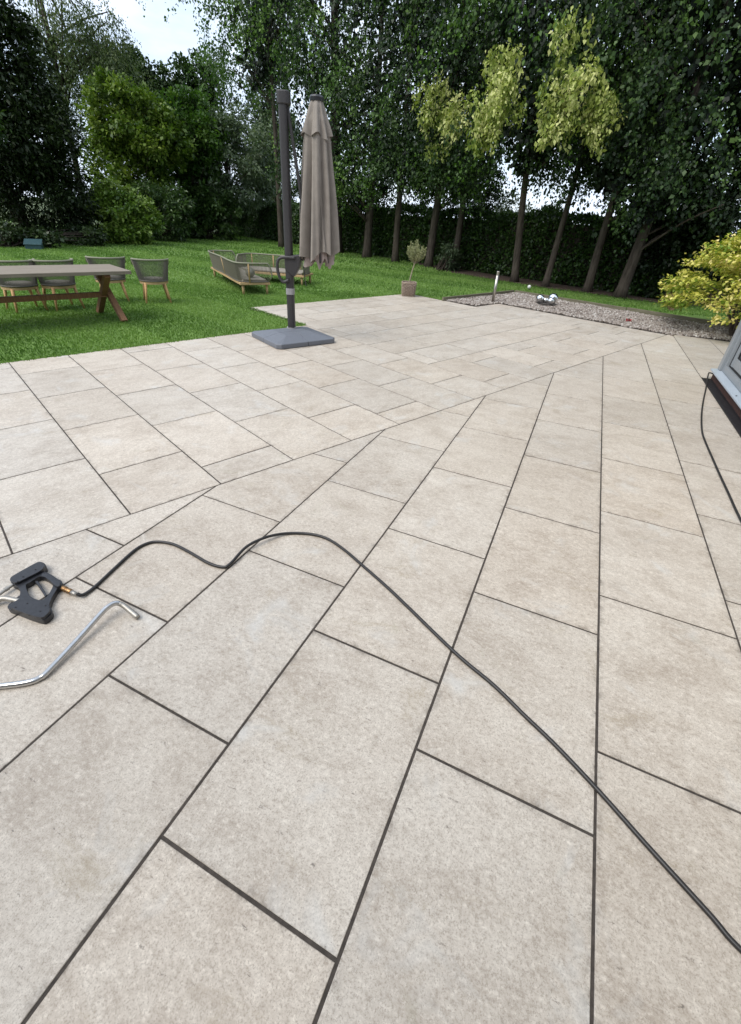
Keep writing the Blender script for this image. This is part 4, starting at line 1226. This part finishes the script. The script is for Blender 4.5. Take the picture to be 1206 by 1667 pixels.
lin = cloth(1.34, 1.03, ([0, 1], [0.15, 0.20]), 0.45, lambda th: 0.05 * math.cos(7 * th) + 0.03 * math.sin(11 * th), nth=140, nz=14)
lin.build('lining', M['canopy_in'], cano, smooth=True)
rb = MB()
for k_ in range(8):
    a = 2 * math.pi * (k_ + 0.4) / 8
    rb.bar((0.07 * math.cos(a), 0.07 * math.sin(a), 2.6), (0.17 * math.cos(a), 0.17 * math.sin(a), 1.04), 0.014, 0.022, (math.cos(a), math.sin(a), 0.01))
rb.build('ribs', M['dark_metal'], cano)
MB().lathe([(0.03, 2.76), (0.03, 2.80), (0.085, 2.80), (0.09, 2.835), (0.075, 2.855), (0.03, 2.86)], (0, 0, 0), 24).build('crown_hub', M['black_plastic'], cano)
# boom from the pole head down to the canopy
am = MB().bar((0.05, 0.0, ZT - 0.10), (0.205, 0.02, 1.72), 0.035, 0.05, (0, 1, 0))
arm = am.build('arm', M['dark_metal'], par, bevel=0.005)
MB().box((0.21, 0.02, 1.70), (0.06, 0.06, 0.16)).build('arm_joint', M['black_plastic'], arm, bevel=0.008)

# ------------------------------------------------------------------ dining table
tz = 0.72
c_fr, c_br = on_z(213.6, 441, tz), on_z(172.5, 430, tz)
lx = Vector((-0.695, -0.719, 0))                       # along the table, towards the left edge
tw = (c_br - c_fr); tw = tw - lx * tw.dot(lx)
wdt = tw.length
twn = tw.normalized()
tab = empty('dining_table', (c_fr.x, c_fr.y, 0), math.atan2(lx.y, lx.x))
tag(tab, 'weathered grey timber dining table with crossed brown legs', 'table')
ysg = 1 if Vector((-lx.y, lx.x, 0)).dot(twn) > 0 else -1
TL, TW = 2.6, wdt
npl = 5
for i in range(npl):
    w = TW / npl
    MB().box((TL / 2, ysg * (w * i + w / 2), tz - 0.024), (TL - 0.004 * (i % 2), w - 0.003, 0.048)).build('plank', M['table_top'], tab, bevel=0.004)
MB().box((TL / 2, ysg * TW / 2, tz - 0.075), (TL - 0.35, 0.08, 0.05)).build('rail', M['table_leg'], tab)
for xl in (0.30, TL - 0.30):
    for s in (0, 1):
        y0, y1 = (0.02, TW - 0.06) if s == 0 else (TW - 0.02, 0.06)
        mb = MB().bar((xl + (0.045 if s else -0.045), ysg * y0, -0.02), (xl + (0.045 if s else -0.045), ysg * y1, tz - 0.05), 0.085, 0.085, (1, 0, 0))
        mb.build('leg', M['table_leg'], tab, bevel=0.004)
MB().box((TL / 2, ysg * TW / 2, 0.335), (TL - 0.45, 0.085, 0.075)).build('stretcher', M['table_leg'], tab, bevel=0.004)

# ------------------------------------------------------------------ rope chairs (their curved backs are towards the camera)
def arc_pts(rx, ry, a0, a1_, n, z):
    return [(rx * math.cos(a0 + (a1_ - a0) * i / n), ry * math.sin(a0 + (a1_ - a0) * i / n), z) for i in range(n + 1)]
def make_chair():
    e = empty('rope_chair')
    # local: the chair faces +y, its back shell wraps the -y side
    A0, A1 = R(178), R(362)
    seat_ring = [(0.235 * math.cos(2 * math.pi * i / 28), 0.235 * math.sin(2 * math.pi * i / 28), 0.325) for i in range(29)]
    mb = MB()
    for ring_r0, ring_r1, z0, z1 in ((0.215, 0.255, 0.30, 0.345),):
        mb.lathe([(ring_r0, z0), (ring_r1, z0), (ring_r1, z1), (ring_r0, z1), (ring_r0, z0)], (0, 0, 0), 28, False, False)
    mb.build('seat_frame', M['teak_pale'], e)
    MB().lathe([(0.21, 0.315), (0.225, 0.33), (0.225, 0.365), (0.20, 0.385), (0.0001, 0.392)], (0, 0, 0), 28).build('seat', M['cushion'], e, smooth=False)
    for sx in (-1, 1):
        for sy in (-1, 1):
            MB().tube([(sx * 0.165, sy * 0.165, 0.318), (sx * 0.225, sy * 0.215, -0.03)], [0.026, 0.016], 10).build('leg', M['teak'], e, smooth=True)
    top = arc_pts(0.315, 0.29, A0, A1, 30, 0.69)
    MB().tube([(top[0][0], top[0][1] + 0.05, 0.60)] + top + [(top[-1][0], top[-1][1] + 0.05, 0.60)], 0.016, 8).build('back_rail', M['rope_rail'], e, smooth=True)
    bot = arc_pts(0.252, 0.252, A0, A1, 30, 0.352)
    MB().tube(bot, 0.013, 8).build('lower_rail', M['rope_dark'], e, smooth=True)
    w = MB()
    ns = 64
    tp_, bt_ = arc_pts(0.315, 0.29, A0, A1, ns, 0.69), arc_pts(0.252, 0.252, A0, A1, ns, 0.352)
    for p, q_ in zip(tp_, bt_):
        w.tube([q_, p], 0.0046, 5, False)
    w.build('rope_back', M['rope_dark'], e)
    for i in (0, 30):
        MB().tube([bot[i], top[i]], 0.012, 8).build('back_post', M['rope_rail'], e, smooth=True)
    return e
proto = make_chair()
specs = [((-4.559, 8.908), (-4.168, 9.138), 'rope-backed chair standing clear of the right end of the table'),
         ((-5.31, 8.74), (-4.92, 8.985), 'rope-backed chair partly hidden by the right corner of the table'),
         ((-5.551, 7.741), (-5.287, 8.147), 'middle rope-backed chair of the three behind the table'),
         ((-5.98, 7.36), (-5.68, 7.78), 'rope-backed chair cut off by the left edge of the picture')]
for i, (pl, pr, lab) in enumerate(specs):
    e = proto if i == 0 else copy_tree(proto)
    pl, pr = Vector((*pl, 0)), Vector((*pr, 0))
    d = (pr - pl).normalized()
    mid = (pl + pr) / 2
    e.location = mid + Vector((-d.y, d.x, 0)) * 0.215
    e.rotation_euler = (0, 0, math.atan2(d.y, d.x))
    e.scale = (1, 1, 1.07)
    tag(e, lab, 'chair', 'rope-backed garden chairs')

# ------------------------------------------------------------------ rope garden sofas
def sofa(name, label, corner, rz, LX, LY, path, posts, legs, hgt=0.60, seat_z=0.25, fl=0.13):
    """seat box LX x LY, woven back wall following path on its rim"""
    e = empty(name, corner, rz)
    fr = MB()
    for (x0, y0, x1, y1) in ((0, 0, LX, 0), (0, LY, LX, LY)):
        fr.box(((x0 + x1) / 2, y0, seat_z - 0.03), (LX + 0.05, 0.045, 0.046))
    for x in (0, LX):
        fr.box((x, LY / 2, seat_z - 0.03), (0.045, LY - 0.052, 0.044))
    fr.build('seat_frame', M['teak_pale'], e, bevel=0.004)
    ns = int(LX / 0.09)
    for i in range(ns):
        MB().box((0.07 + (LX - 0.14) * i / (ns - 1), LY / 2, seat_z - 0.012), (0.06, LY - 0.052, 0.018)).build('slat', M['teak_pale'], e)
    MB().box((LX / 2, LY / 2, seat_z + 0.028), (LX - 0.08, LY - 0.08, 0.055)).build('seat_pad', M['cushion'], e, bevel=0.018)
    for x, y in legs:
        MB().tube([(x, y, seat_z - 0.05), (x * 1.0, y, -0.03)], [0.032, 0.024], 10).build('leg', M['teak_pale'], e, smooth=True)
    pts = spline([(x, y, 0) for x, y in path], 10)
    cx_, cy_ = LX / 2, LY / 2
    def flare(p, k_):
        return Vector((p.x + (p.x - cx_) * k_ / LX, p.y + (p.y - cy_) * k_ / max(LY, 0.7), 0))
    tot = len(pts) - 1
    def top_z(i):
        f = min(i, tot - i) / 4.0
        return seat_z + (hgt - seat_z) * min(1.0, 0.35 + 0.65 * min(1, f) ** 0.5) if f < 1 else hgt
    topl = [flare(p, fl) + Vector((0, 0, top_z(i))) for i, p in enumerate(pts)]
    botl = [p + Vector((0, 0, seat_z + 0.01)) for p in pts]
    rail = [botl[0]] + topl + [botl[-1]]
    MB().tube(rail, 0.017, 8).build('back_rail', M['rope_rail'], e, smooth=True)
    MB().tube(botl, 0.014, 8).build('lower_rail', M['rope_dark'], e, smooth=True)
    # cords, closely strung between the rails
    w = MB()
    acc, last = 0.0, None
    for i in range(tot):
        seg = (pts[i + 1] - pts[i]).length
        n_ = max(1, int(seg / 0.0155))
        for j in range(n_):
            t = j / n_
            w.tube([botl[i].lerp(botl[i + 1], t), topl[i].lerp(topl[i + 1], t)], 0.0052, 4, False)
    w.build('rope_back', M['rope'], e)
    po = []
    for f in posts:
        i = int(f * tot)
        MB().tube([botl[i] + Vector((0, 0, -0.02)), topl[i]], 0.017, 8).build('back_post', M['teak_pale'], e, smooth=True)
    tag(e, label, 'sofa')
    return e
Nc = on_z(394, 478.8)
dx = Vector((0.864, 0.504, 0)) * 0.64
rz1 = math.atan2(dx.y, dx.x)
# local x: across (near end, N to M), local y: along the sofa, away from the camera
D1 = dx.length
s1 = sofa('garden_sofa', 'long rope-backed garden sofa seen from behind, nearer of the two', (Nc.x, Nc.y, 0), rz1, D1, 3.2,
          [(D1, 0.0), (D1 * 0.62, -0.03), (0.20, -0.01), (0.055, 0.07), (-0.01, 0.24), (-0.02, 0.8), (0.0, 1.5), (-0.02, 2.4), (-0.01, 2.92), (0.055, 3.12), (0.20, 3.21), (0.42, 3.22), (D1, 3.2)],
          (0.17, 0.5, 0.80), [(0.05, 0.05), (D1 - 0.04, 0.05), (0.05, 3.15), (D1 - 0.04, 3.15)], hgt=0.63, seat_z=0.24)
fr2 = on_z(493.4, 464.6)
d2 = Vector((-0.985, 0.17, 0)).normalized()
n2v = Vector((0.17, 0.985, 0)).normalized()
L2 = 1.85
c2 = fr2 + d2 * L2
s2 = sofa('garden_sofa', 'rope-backed garden sofa facing the camera, behind the parasol pole', (c2.x, c2.y, 0), math.atan2(-d2.y, -d2.x), L2, 0.78,
          [(0.0, 0.02), (-0.0, 0.4), (0.03, 0.60), (0.18, 0.77), (0.7, 0.81), (1.3, 0.81), (L2 - 0.2, 0.77), (L2 - 0.03, 0.60), (L2, 0.40), (L2 + 0.0, 0.02)],
          (0.3, 0.45, 0.62), [(0.05, 0.05), (L2 - 0.05, 0.05), (0.05, 0.74), (L2 - 0.05, 0.74)], hgt=0.60, seat_z=0.24, fl=0.05)
bl = s1.matrix_basis @ Vector((D1 * 0.52, 0.42, 0.296 + 0.105))
kb = empty('woven_ball', bl - Vector((0, 0, 0.105)))
MB().ball((0, 0, 0.105), 0.10, 14).build('core', M['ball'], kb, smooth=True)
wv = MB()
for i in range(9):
    ax = Vector((random.gauss(0, 1), random.gauss(0, 1), random.gauss(0, 1))).normalized()
    u_ = ax.orthogonal().normalized(); v_ = ax.cross(u_)
    wv.tube([Vector((0, 0, 0.105)) + (u_ * math.cos(2 * math.pi * k_ / 24) + v_ * math.sin(2 * math.pi * k_ / 24)) * 0.101 for k_ in range(25)], 0.006, 5, False)
wv.build('cord', M['rope_rail'], kb, smooth=True)
tag(kb, 'grey woven ball resting on the seat of the nearer sofa', 'ball')

# ------------------------------------------------------------------ potted olive
ob = on_z(664, 481.5)
ol = empty('potted_olive', ob)
tag(ol, 'small olive tree in a wicker basket at the patio corner', 'potted plant')
bk = MB()
nst = 26
def sq(th, r):
    c_, s_ = math.cos(th), math.sin(th)
    kx = 1.0 / (abs(c_) ** 5 + abs(s_) ** 5) ** 0.2
    return r * kx * c_, r * kx * s_
BH = 0.31
for row in range(10):
    z = 0.014 + (BH - 0.035) * row / 9
    r = 0.150 + 0.022 * row / 9
    pts = []
    for k_ in range(nst * 4 + 1):
        th = 2 * math.pi * k_ / (nst * 4)
        x, y = sq(th + 0.5, r + 0.011 * math.cos(nst * th * 0.5 + math.pi * (row % 2)))
        pts.append((x, y, z))
    bk.tube(pts, 0.0115, 5, False)
bko = bk.build('basket', M['wicker'], ol, smooth=True)
stk = MB()
for k_ in range(nst):
    th = 2 * math.pi * k_ / nst + 0.5
    x0, y0 = sq(th, 0.150); x1, y1 = sq(th, 0.173)
    stk.tube([(x0, y0, 0.0), (x1, y1, BH + 0.012)], 0.010, 5)
stk.build('stake', M['wicker'], bko, smooth=True)
rim = [(*sq(2 * math.pi * k_ / 48 + 0.5, 0.172), BH) for k_ in range(49)]
MB().tube(rim, 0.016, 7, False).build('rim', M['wicker'], bko, smooth=True)
MB().lathe([(0.148, 0.26), (0.10, 0.275), (0.0001, 0.28)], (0, 0, 0), 20, False, False).build('soil', M['soil'], ol)
stem = spline([(0, 0, 0.25), (0.02, 0, 0.42), (0.05, 0, 0.58), (0.085, 0, 0.72), (0.10, 0, 0.82)], 5)
MB().tube(stem, [0.017 - 0.006 * i / (len(stem) - 1) for i in range(len(stem))], 8).build('trunk', M['bark_pale'], ol, smooth=True)
tw_ = MB(); PP, DD = [], []
for i in range(34):
    th = random.uniform(0, 2 * math.pi); rr = 0.235 * random.random() ** 0.6
    hgt_ = 1.05 + random.uniform(-0.12, 0.22) * (1.15 - rr / 0.3)
    tip = Vector((0.085 + rr * math.cos(th), rr * math.sin(th), hgt_ - 0.5 * max(0, rr - 0.14)))
    s0 = Vector((0.095, 0, random.uniform(0.70, 0.84)))
    mid = s0.lerp(tip, 0.5) + Vector(((tip.x - 0.09) * 0.35, tip.y * 0.35, -0.02))
    sp = spline([s0, mid, tip], 6)
    tw_.tube(sp, [0.0048 - 0.003 * j / (len(sp) - 1) for j in range(len(sp))], 4)
    for j in range(3, len(sp)):
        for q_ in range(6):
            PP.append(sp[j] + Vector((random.uniform(-.012, .012), random.uniform(-.012, .012), random.uniform(-.012, .012))))
            DD.append((sp[j] - sp[j - 1]).normalized() * 0.9 + Vector((random.gauss(0, .6), random.gauss(0, .6), random.gauss(0, .4))))
tw_.build('twigs', M['bark_pale'], ol)
PP = np.array([tuple(p) for p in PP]); DD = unit(np.array([tuple(p) for p in DD]))
quads('crown', leaf_quads(PP, DD, unit(rng.normal(size=PP.shape)), rng.uniform(0.035, 0.062, len(PP)), 0.014), rng.normal(0.55, 0.25, len(PP)), M['olive'], ol)

# ------------------------------------------------------------------ steel post, mirror balls, small things
pb = on_z(801.5, 493)
ps = empty('steel_post', pb)
tag(ps, 'slim brushed steel post light standing at the gravel edge', 'post')
MB().lathe([(0.036, -0.02), (0.036, 0.62)], (0, 0, 0), 24).build('tube', M['post_steel'], ps, smooth=True)
MB().lathe([(0.038, 0.625), (0.038, 0.70), (0.034, 0.705), (0.0001, 0.706)], (0, 0, 0), 24).build('cap', M['post_steel'], ps, smooth=False)
MB().lathe([(0.033, 0.615), (0.033, 0.63)], (0, 0, 0), 24).build('light_gap', M['gasket'], ps)
tc_ = on_z(888, 497.5)
bowl = empty('stone_bowl', tc_)
tag(bowl, 'dark stone bowl set in the gravel under the mirror balls', 'bowl')
MB().lathe([(0.14, -0.02), (0.23, 0.03), (0.245, 0.06), (0.225, 0.06), (0.19, 0.045), (0.0001, 0.04)], (0, 0, 0), 30).build('rim', M['slate'], bowl, smooth=False)
for (ox, oy, r, lab) in ((-0.17, 0.03, 0.10, 'left mirror ball in the stone bowl'), (0.17, 0.09, 0.118, 'largest mirror ball, at the right of the stone bowl'), (0.05, -0.15, 0.085, 'front mirror ball in the stone bowl'), (-0.005, 0.10, 0.066, 'smallest mirror ball, in the middle of the stone bowl')):
    rr = math.hypot(ox, oy)
    zb = 0.041 + 0.012 * max(0, (rr - 0.12)) / 0.1
    o = MB().ball((0, 0, 0), r, 16).build('mirror_ball', M['mirror_steel'], smooth=True, loc=(tc_.x + ox, tc_.y + oy, zb + r))
    tag(o, lab, 'ball', 'mirror balls in the bowl')
wg = on_z(860.5, 471)
o = empty('garden_globe', wg)
MB().ball((0, 0, 0.07), 0.055, 12).build('globe', M['white'], o, smooth=True)
MB().lathe([(0.03, -0.02), (0.03, 0.02), (0.02, 0.022)], (0, 0, 0), 12).build('stake', M['black_plastic'], o)
tag(o, 'small white globe on the lawn behind the mirror balls', 'globe')
tb_ = on_z(57, 405)
o = empty('teal_box', tb_, R(25))
o.scale = (0.8, 0.8, 0.8)
bx = MB().add([(-.32, -.22, -.02), (.32, -.22, -.02), (.32, .22, -.02), (-.32, .22, -.02), (-.32, -.22, .17), (.32, -.22, .17), (.32, .22, .33), (-.32, .22, .33)], [(3, 2, 1, 0), (0, 1, 5, 4), (1, 2, 6, 5), (2, 3, 7, 6), (3, 0, 4, 7), (4, 5, 6, 7)])
bx.build('box', M['teal'], o, bevel=0.012)
MB().add([(-.35, -.26, .165), (.35, -.26, .165), (.35, .25, .35), (-.35, .25, .35), (-.35, -.26, .20), (.35, -.26, .20), (.35, .25, .385), (-.35, .25, .385)], [(3, 2, 1, 0), (0, 1, 5, 4), (1, 2, 6, 5), (2, 3, 7, 6), (3, 0, 4, 7), (4, 5, 6, 7)]).build('lid', M['teal'], o, bevel=0.01)
tag(o, 'small teal box with a sloping lid at the back of the lawn', 'box')
rd = on_z(1022, 525)
o = empty('red_flower', rd + Vector((0, 0, 0.02)))
pp = []
for k_ in range(26):
    th = random.uniform(0, 6.28)
    pp.append((math.cos(th) * 0.025, math.sin(th) * 0.025, random.uniform(0, 0.03)))
pp = np.array(pp)
quads('petal', leaf_quads(pp, unit(pp * np.array([1, 1, 0.3]) + rng.normal(size=pp.shape) * 0.01), unit(rng.normal(size=pp.shape) * 0.4 + np.array([0, 0, 1])), 0.055, 0.04), rng.random(len(pp)), M['red_petal'], o)
MB().tube([(0, 0, -0.02), (0, 0, 0.02)], 0.008, 6).build('stalk', M['soil'], o)
tag(o, 'small dark red flower head lying on the gravel', 'flower')

# ------------------------------------------------------------------ pressure-washer hose, gun and bent tube
HR = 0.0082
hp = [(126, 966.5), (131, 969), (140, 966), (156, 954), (186, 925.7), (219, 896), (239, 885), (257, 882), (282, 886), (308.5, 899), (338, 916), (361.5, 923), (375, 917.5), (400, 891), (426.5, 877), (450, 870.5), (474.6, 868), (506, 869.5), (532.7, 877), (559, 894), (590, 920.5), (640, 965), (738, 1060), (803, 1115), (853, 1164), (903, 1212), (973, 1286), (1053, 1376), (1153, 1486), (1206, 1546)]
pts = []
for i, (x, y) in enumerate(hp):
    lift = 0.0
    if 12 <= i <= 15:
        lift = (0.008, 0.02, 0.022, 0.01)[i - 12]
    if i < 3:
        lift = (0.016, 0.008, 0.002)[i]
    pts.append(on_z(x, y, HR + 0.0005 + lift))
pts += [Vector((1.20, 0.245, HR)), Vector((1.36, 0.10, HR)), Vector((1.52, 0.02, HR)), Vector((1.66, 0.12, HR)), Vector((1.82, 0.52, HR)), Vector((2.05, 1.2, HR)), Vector((2.32, 1.92, HR))]
for x, y in [(1206, 847), (1186, 804), (1170, 769.6), (1161, 749), (1148, 719), (1142.6, 701), (1142, 674), (1145, 651), (1149, 632)]:
    pts.append(on_z(x, y, HR + 0.0005))
cnr = HC
for (dx_, dy_, z) in ((0.03, -0.055, 0.05), (-0.045, -0.02, 0.06), (-0.06, 0.10, 0.03), (-0.06, 0.35, HR), (-0.05, 1.2, HR), (-0.10, 2.6, HR)):
    pts.append(house.matrix_basis @ Vector((dx_, dy_, z)))
sp = spline(pts, 9)
o0 = sp[0].copy()
hz = MB().tube([p - o0 for p in sp], HR, 10).build('pressure_hose', M['rubber'], smooth=True, loc=o0)
tag(hz, 'thin black hose snaking across the paving from the spray gun', 'hose')

GZ = 0.022
def gp(x, y, z=GZ):
    return on_z(x / 5.025, 900 + y / 5.025, z)
g0 = gp(280, 320, 0.0)
gun = empty('spray_gun', g0)
tag(gun, 'black plastic pressure-washer spray gun lying on the paving at left', 'spray gun')
def plate(name, loops, z0, z1, mat, parent, bevel, zref=None):
    bm = bmesh.new()
    es = []
    for lp in loops:
        vs = [bm.verts.new((p.x - g0.x, p.y - g0.y, z0)) for p in lp]
        es += [bm.edges.new((vs[i], vs[(i + 1) % len(vs)])) for i in range(len(vs))]
    r = bmesh.ops.triangle_fill(bm, use_beauty=True, use_dissolve=False, edges=es)
    fc = [f for f in r['geom'] if isinstance(f, bmesh.types.BMFace)]
    ex = bmesh.ops.extrude_face_region(bm, geom=fc)
    for v in ex['geom']:
        if isinstance(v, bmesh.types.BMVert):
            v.co.z = z1
    bmesh.ops.recalc_face_normals(bm, faces=bm.faces)
    me = bpy.data.meshes.new(name)
    bm.to_mesh(me); bm.free()
    me.materials.append(mat)
    o = bpy.data.objects.new(name, me)
    COL.objects.link(o)
    o.parent = parent
    bv = o.modifiers.new('bevel', 'BEVEL')
    bv.width = bevel; bv.segments = 3; bv.limit_method = 'ANGLE'; bv.angle_limit = R(40)
    return o
def px_loop(pl, z):
    return [gp(x, y, z) for x, y in pl]
def smooth_loop(pl, per=4):
    n_ = len(pl)
    out = []
    for i in range(n_):
        p0, p1, p2, p3 = (Vector((*pl[(i + k_) % n_], 0)) for k_ in (-1, 0, 1, 2))
        for j in range(per):
            t = j / per
            v = 0.5 * ((2 * p1) + (p2 - p0) * t + (2 * p0 - 5 * p1 + 4 * p2 - p3) * t * t + (3 * p1 - p0 - 3 * p2 + p3) * t ** 3)
            out.append((v.x, v.y))
    return out
outer = [(88, 215), (150, 172), (230, 127), (308, 86), (345, 84), (374, 100), (380, 125), (362, 160), (395, 172), (440, 196), (478, 224), (506, 236), (512, 258), (503, 288), (478, 296), (452, 335), (425, 385), (408, 440), (428, 472), (424, 512), (372, 556), (330, 556), (240, 528), (150, 492), (76, 466), (70, 440), (110, 400), (150, 366), (168, 350), (164, 300), (130, 276), (100, 258)]
hole = [(216, 274), (250, 250), (300, 216), (332, 202), (376, 212), (418, 242), (438, 272), (420, 316), (396, 356), (356, 390), (318, 394), (262, 370), (236, 340)]
plate('body', [px_loop(smooth_loop(outer, 3), 0.022), px_loop(smooth_loop(hole, 3), 0.022)], 0.002, 0.030, M['black_plastic'], gun, 0.005)
plate('barrel_cover', [px_loop(smooth_loop([(100, 212), (200, 152), (305, 92), (350, 92), (366, 118), (340, 152), (240, 205), (140, 252), (104, 240)], 3), 0.036)], 0.0302, 0.044, M['black_plastic'], gun, 0.006)
plate('lower_cover', [px_loop(smooth_loop([(92, 440), (150, 392), (215, 378), (330, 408), (395, 440), (412, 476), (396, 505), (340, 540), (210, 505), (110, 464)], 3), 0.036)], 0.0302, 0.045, M['black_plastic'], gun, 0.006)
plate('grip_cover', [px_loop(smooth_loop([(352, 172), (400, 186), (460, 222), (494, 244), (490, 276), (462, 280), (420, 244), (372, 206), (345, 196)], 3), 0.034)], 0.0302, 0.040, M['black_plastic'], gun, 0.005)
plate('trigger', [px_loop([(282, 236), (312, 232), (338, 270), (368, 318), (388, 352), (372, 366), (350, 330), (318, 282)], 0.018)], 0.010, 0.024, M['black_plastic'], gun, 0.004)
sc_ = MB()
for x, y in ((290, 136), (190, 195), (145, 235), (330, 478), (225, 415), (372, 432), (240, 510), (130, 446)):
    p = gp(x, y, 0.044) - g0
    sc_.lathe([(0.0032, 0.0), (0.0032, 0.0465 - p.z), (0.001, 0.0455 - p.z)], (p.x, p.y, p.z), 10)
sc_.build('screw', M['gasket'], gun)
cn = MB()
ca, cb_ = gp(500, 282, 0.018) - g0, gp(628, 342, 0.018) - g0
def along(t):
    return ca.lerp(cb_, t)
cn.tube([along(0.0), along(0.14), along(0.15), along(0.32), along(0.33), along(0.5), along(0.51), along(0.66)], [0.0105, 0.0105, 0.0135, 0.0135, 0.0115, 0.0115, 0.0135, 0.0125], 14)
cn.build('brass_coupling', M['brass'], gun)
fer = MB().tube([along(0.66), along(0.98)], [0.0108, 0.0094], 12)
fer.build('ferrule', M['steel_dull'], gun, smooth=True)
nz = [gp(105, 262, 0.022) - g0, gp(70, 285, 0.022) - g0, gp(40, 305, 0.022) - g0, gp(0, 335, 0.022) - g0, gp(-260, 480, 0.018) - g0]
MB().tube([nz[0], nz[1], nz[1].lerp(nz[2], 0.02), nz[2], nz[2].lerp(nz[3], 0.02), nz[3], nz[4]], [0.0075, 0.0075, 0.0105, 0.0105, 0.008, 0.008, 0.008], 12).build('lance_pipe', M['steel_dull'], gun)
sl = spline([gp(170, 400, 0.028) - g0, gp(110, 385, 0.03) - g0, gp(50, 374, 0.03) - g0, gp(0, 380, 0.028) - g0, gp(-90, 420, 0.02) - g0, gp(-300, 560, 0.014) - g0], 6)
MB().tube(sl, 0.0125, 12).build('return_pipe', M['steel_dull'], gun, smooth=True)

def lp(x, y, z):
    return on_z(x / 5.025, 900 + y / 5.025, z)
TRd = 0.0118
pl = [lp(-420, 1150, TRd), lp(-150, 1112, TRd), lp(0, 1090, TRd), lp(150, 1072, TRd), lp(262, 1050, TRd), (lp(330, 1020, TRd)), lp(395, 968, TRd + 0.004), lp(640, 705, 0.028), lp(835, 487, 0.05), lp(890, 438, 0.056), lp(940, 412, 0.055), lp(985, 418, 0.045), lp(1030, 446, 0.034), lp(1128, 528, 0.0122)]
sp = spline(pl, 7)
o0 = sp[0].copy()
bt = empty('bent_tube', o0)
k_ = int(len(sp) * 0.835)
MB().tube([p - o0 for p in sp[:k_ + 1]], TRd, 16).build('shaft', M['steel'], bt, smooth=True)
MB().tube([p - o0 for p in sp[k_:]], [TRd * 1.0] * (len(sp) - k_), 16).build('tip', M['steel_dull'], bt, smooth=True)['label'] = 'dull scratched tip'
tag(bt, 'shiny bent steel tube lying on the paving in front of the spray gun', 'tube')
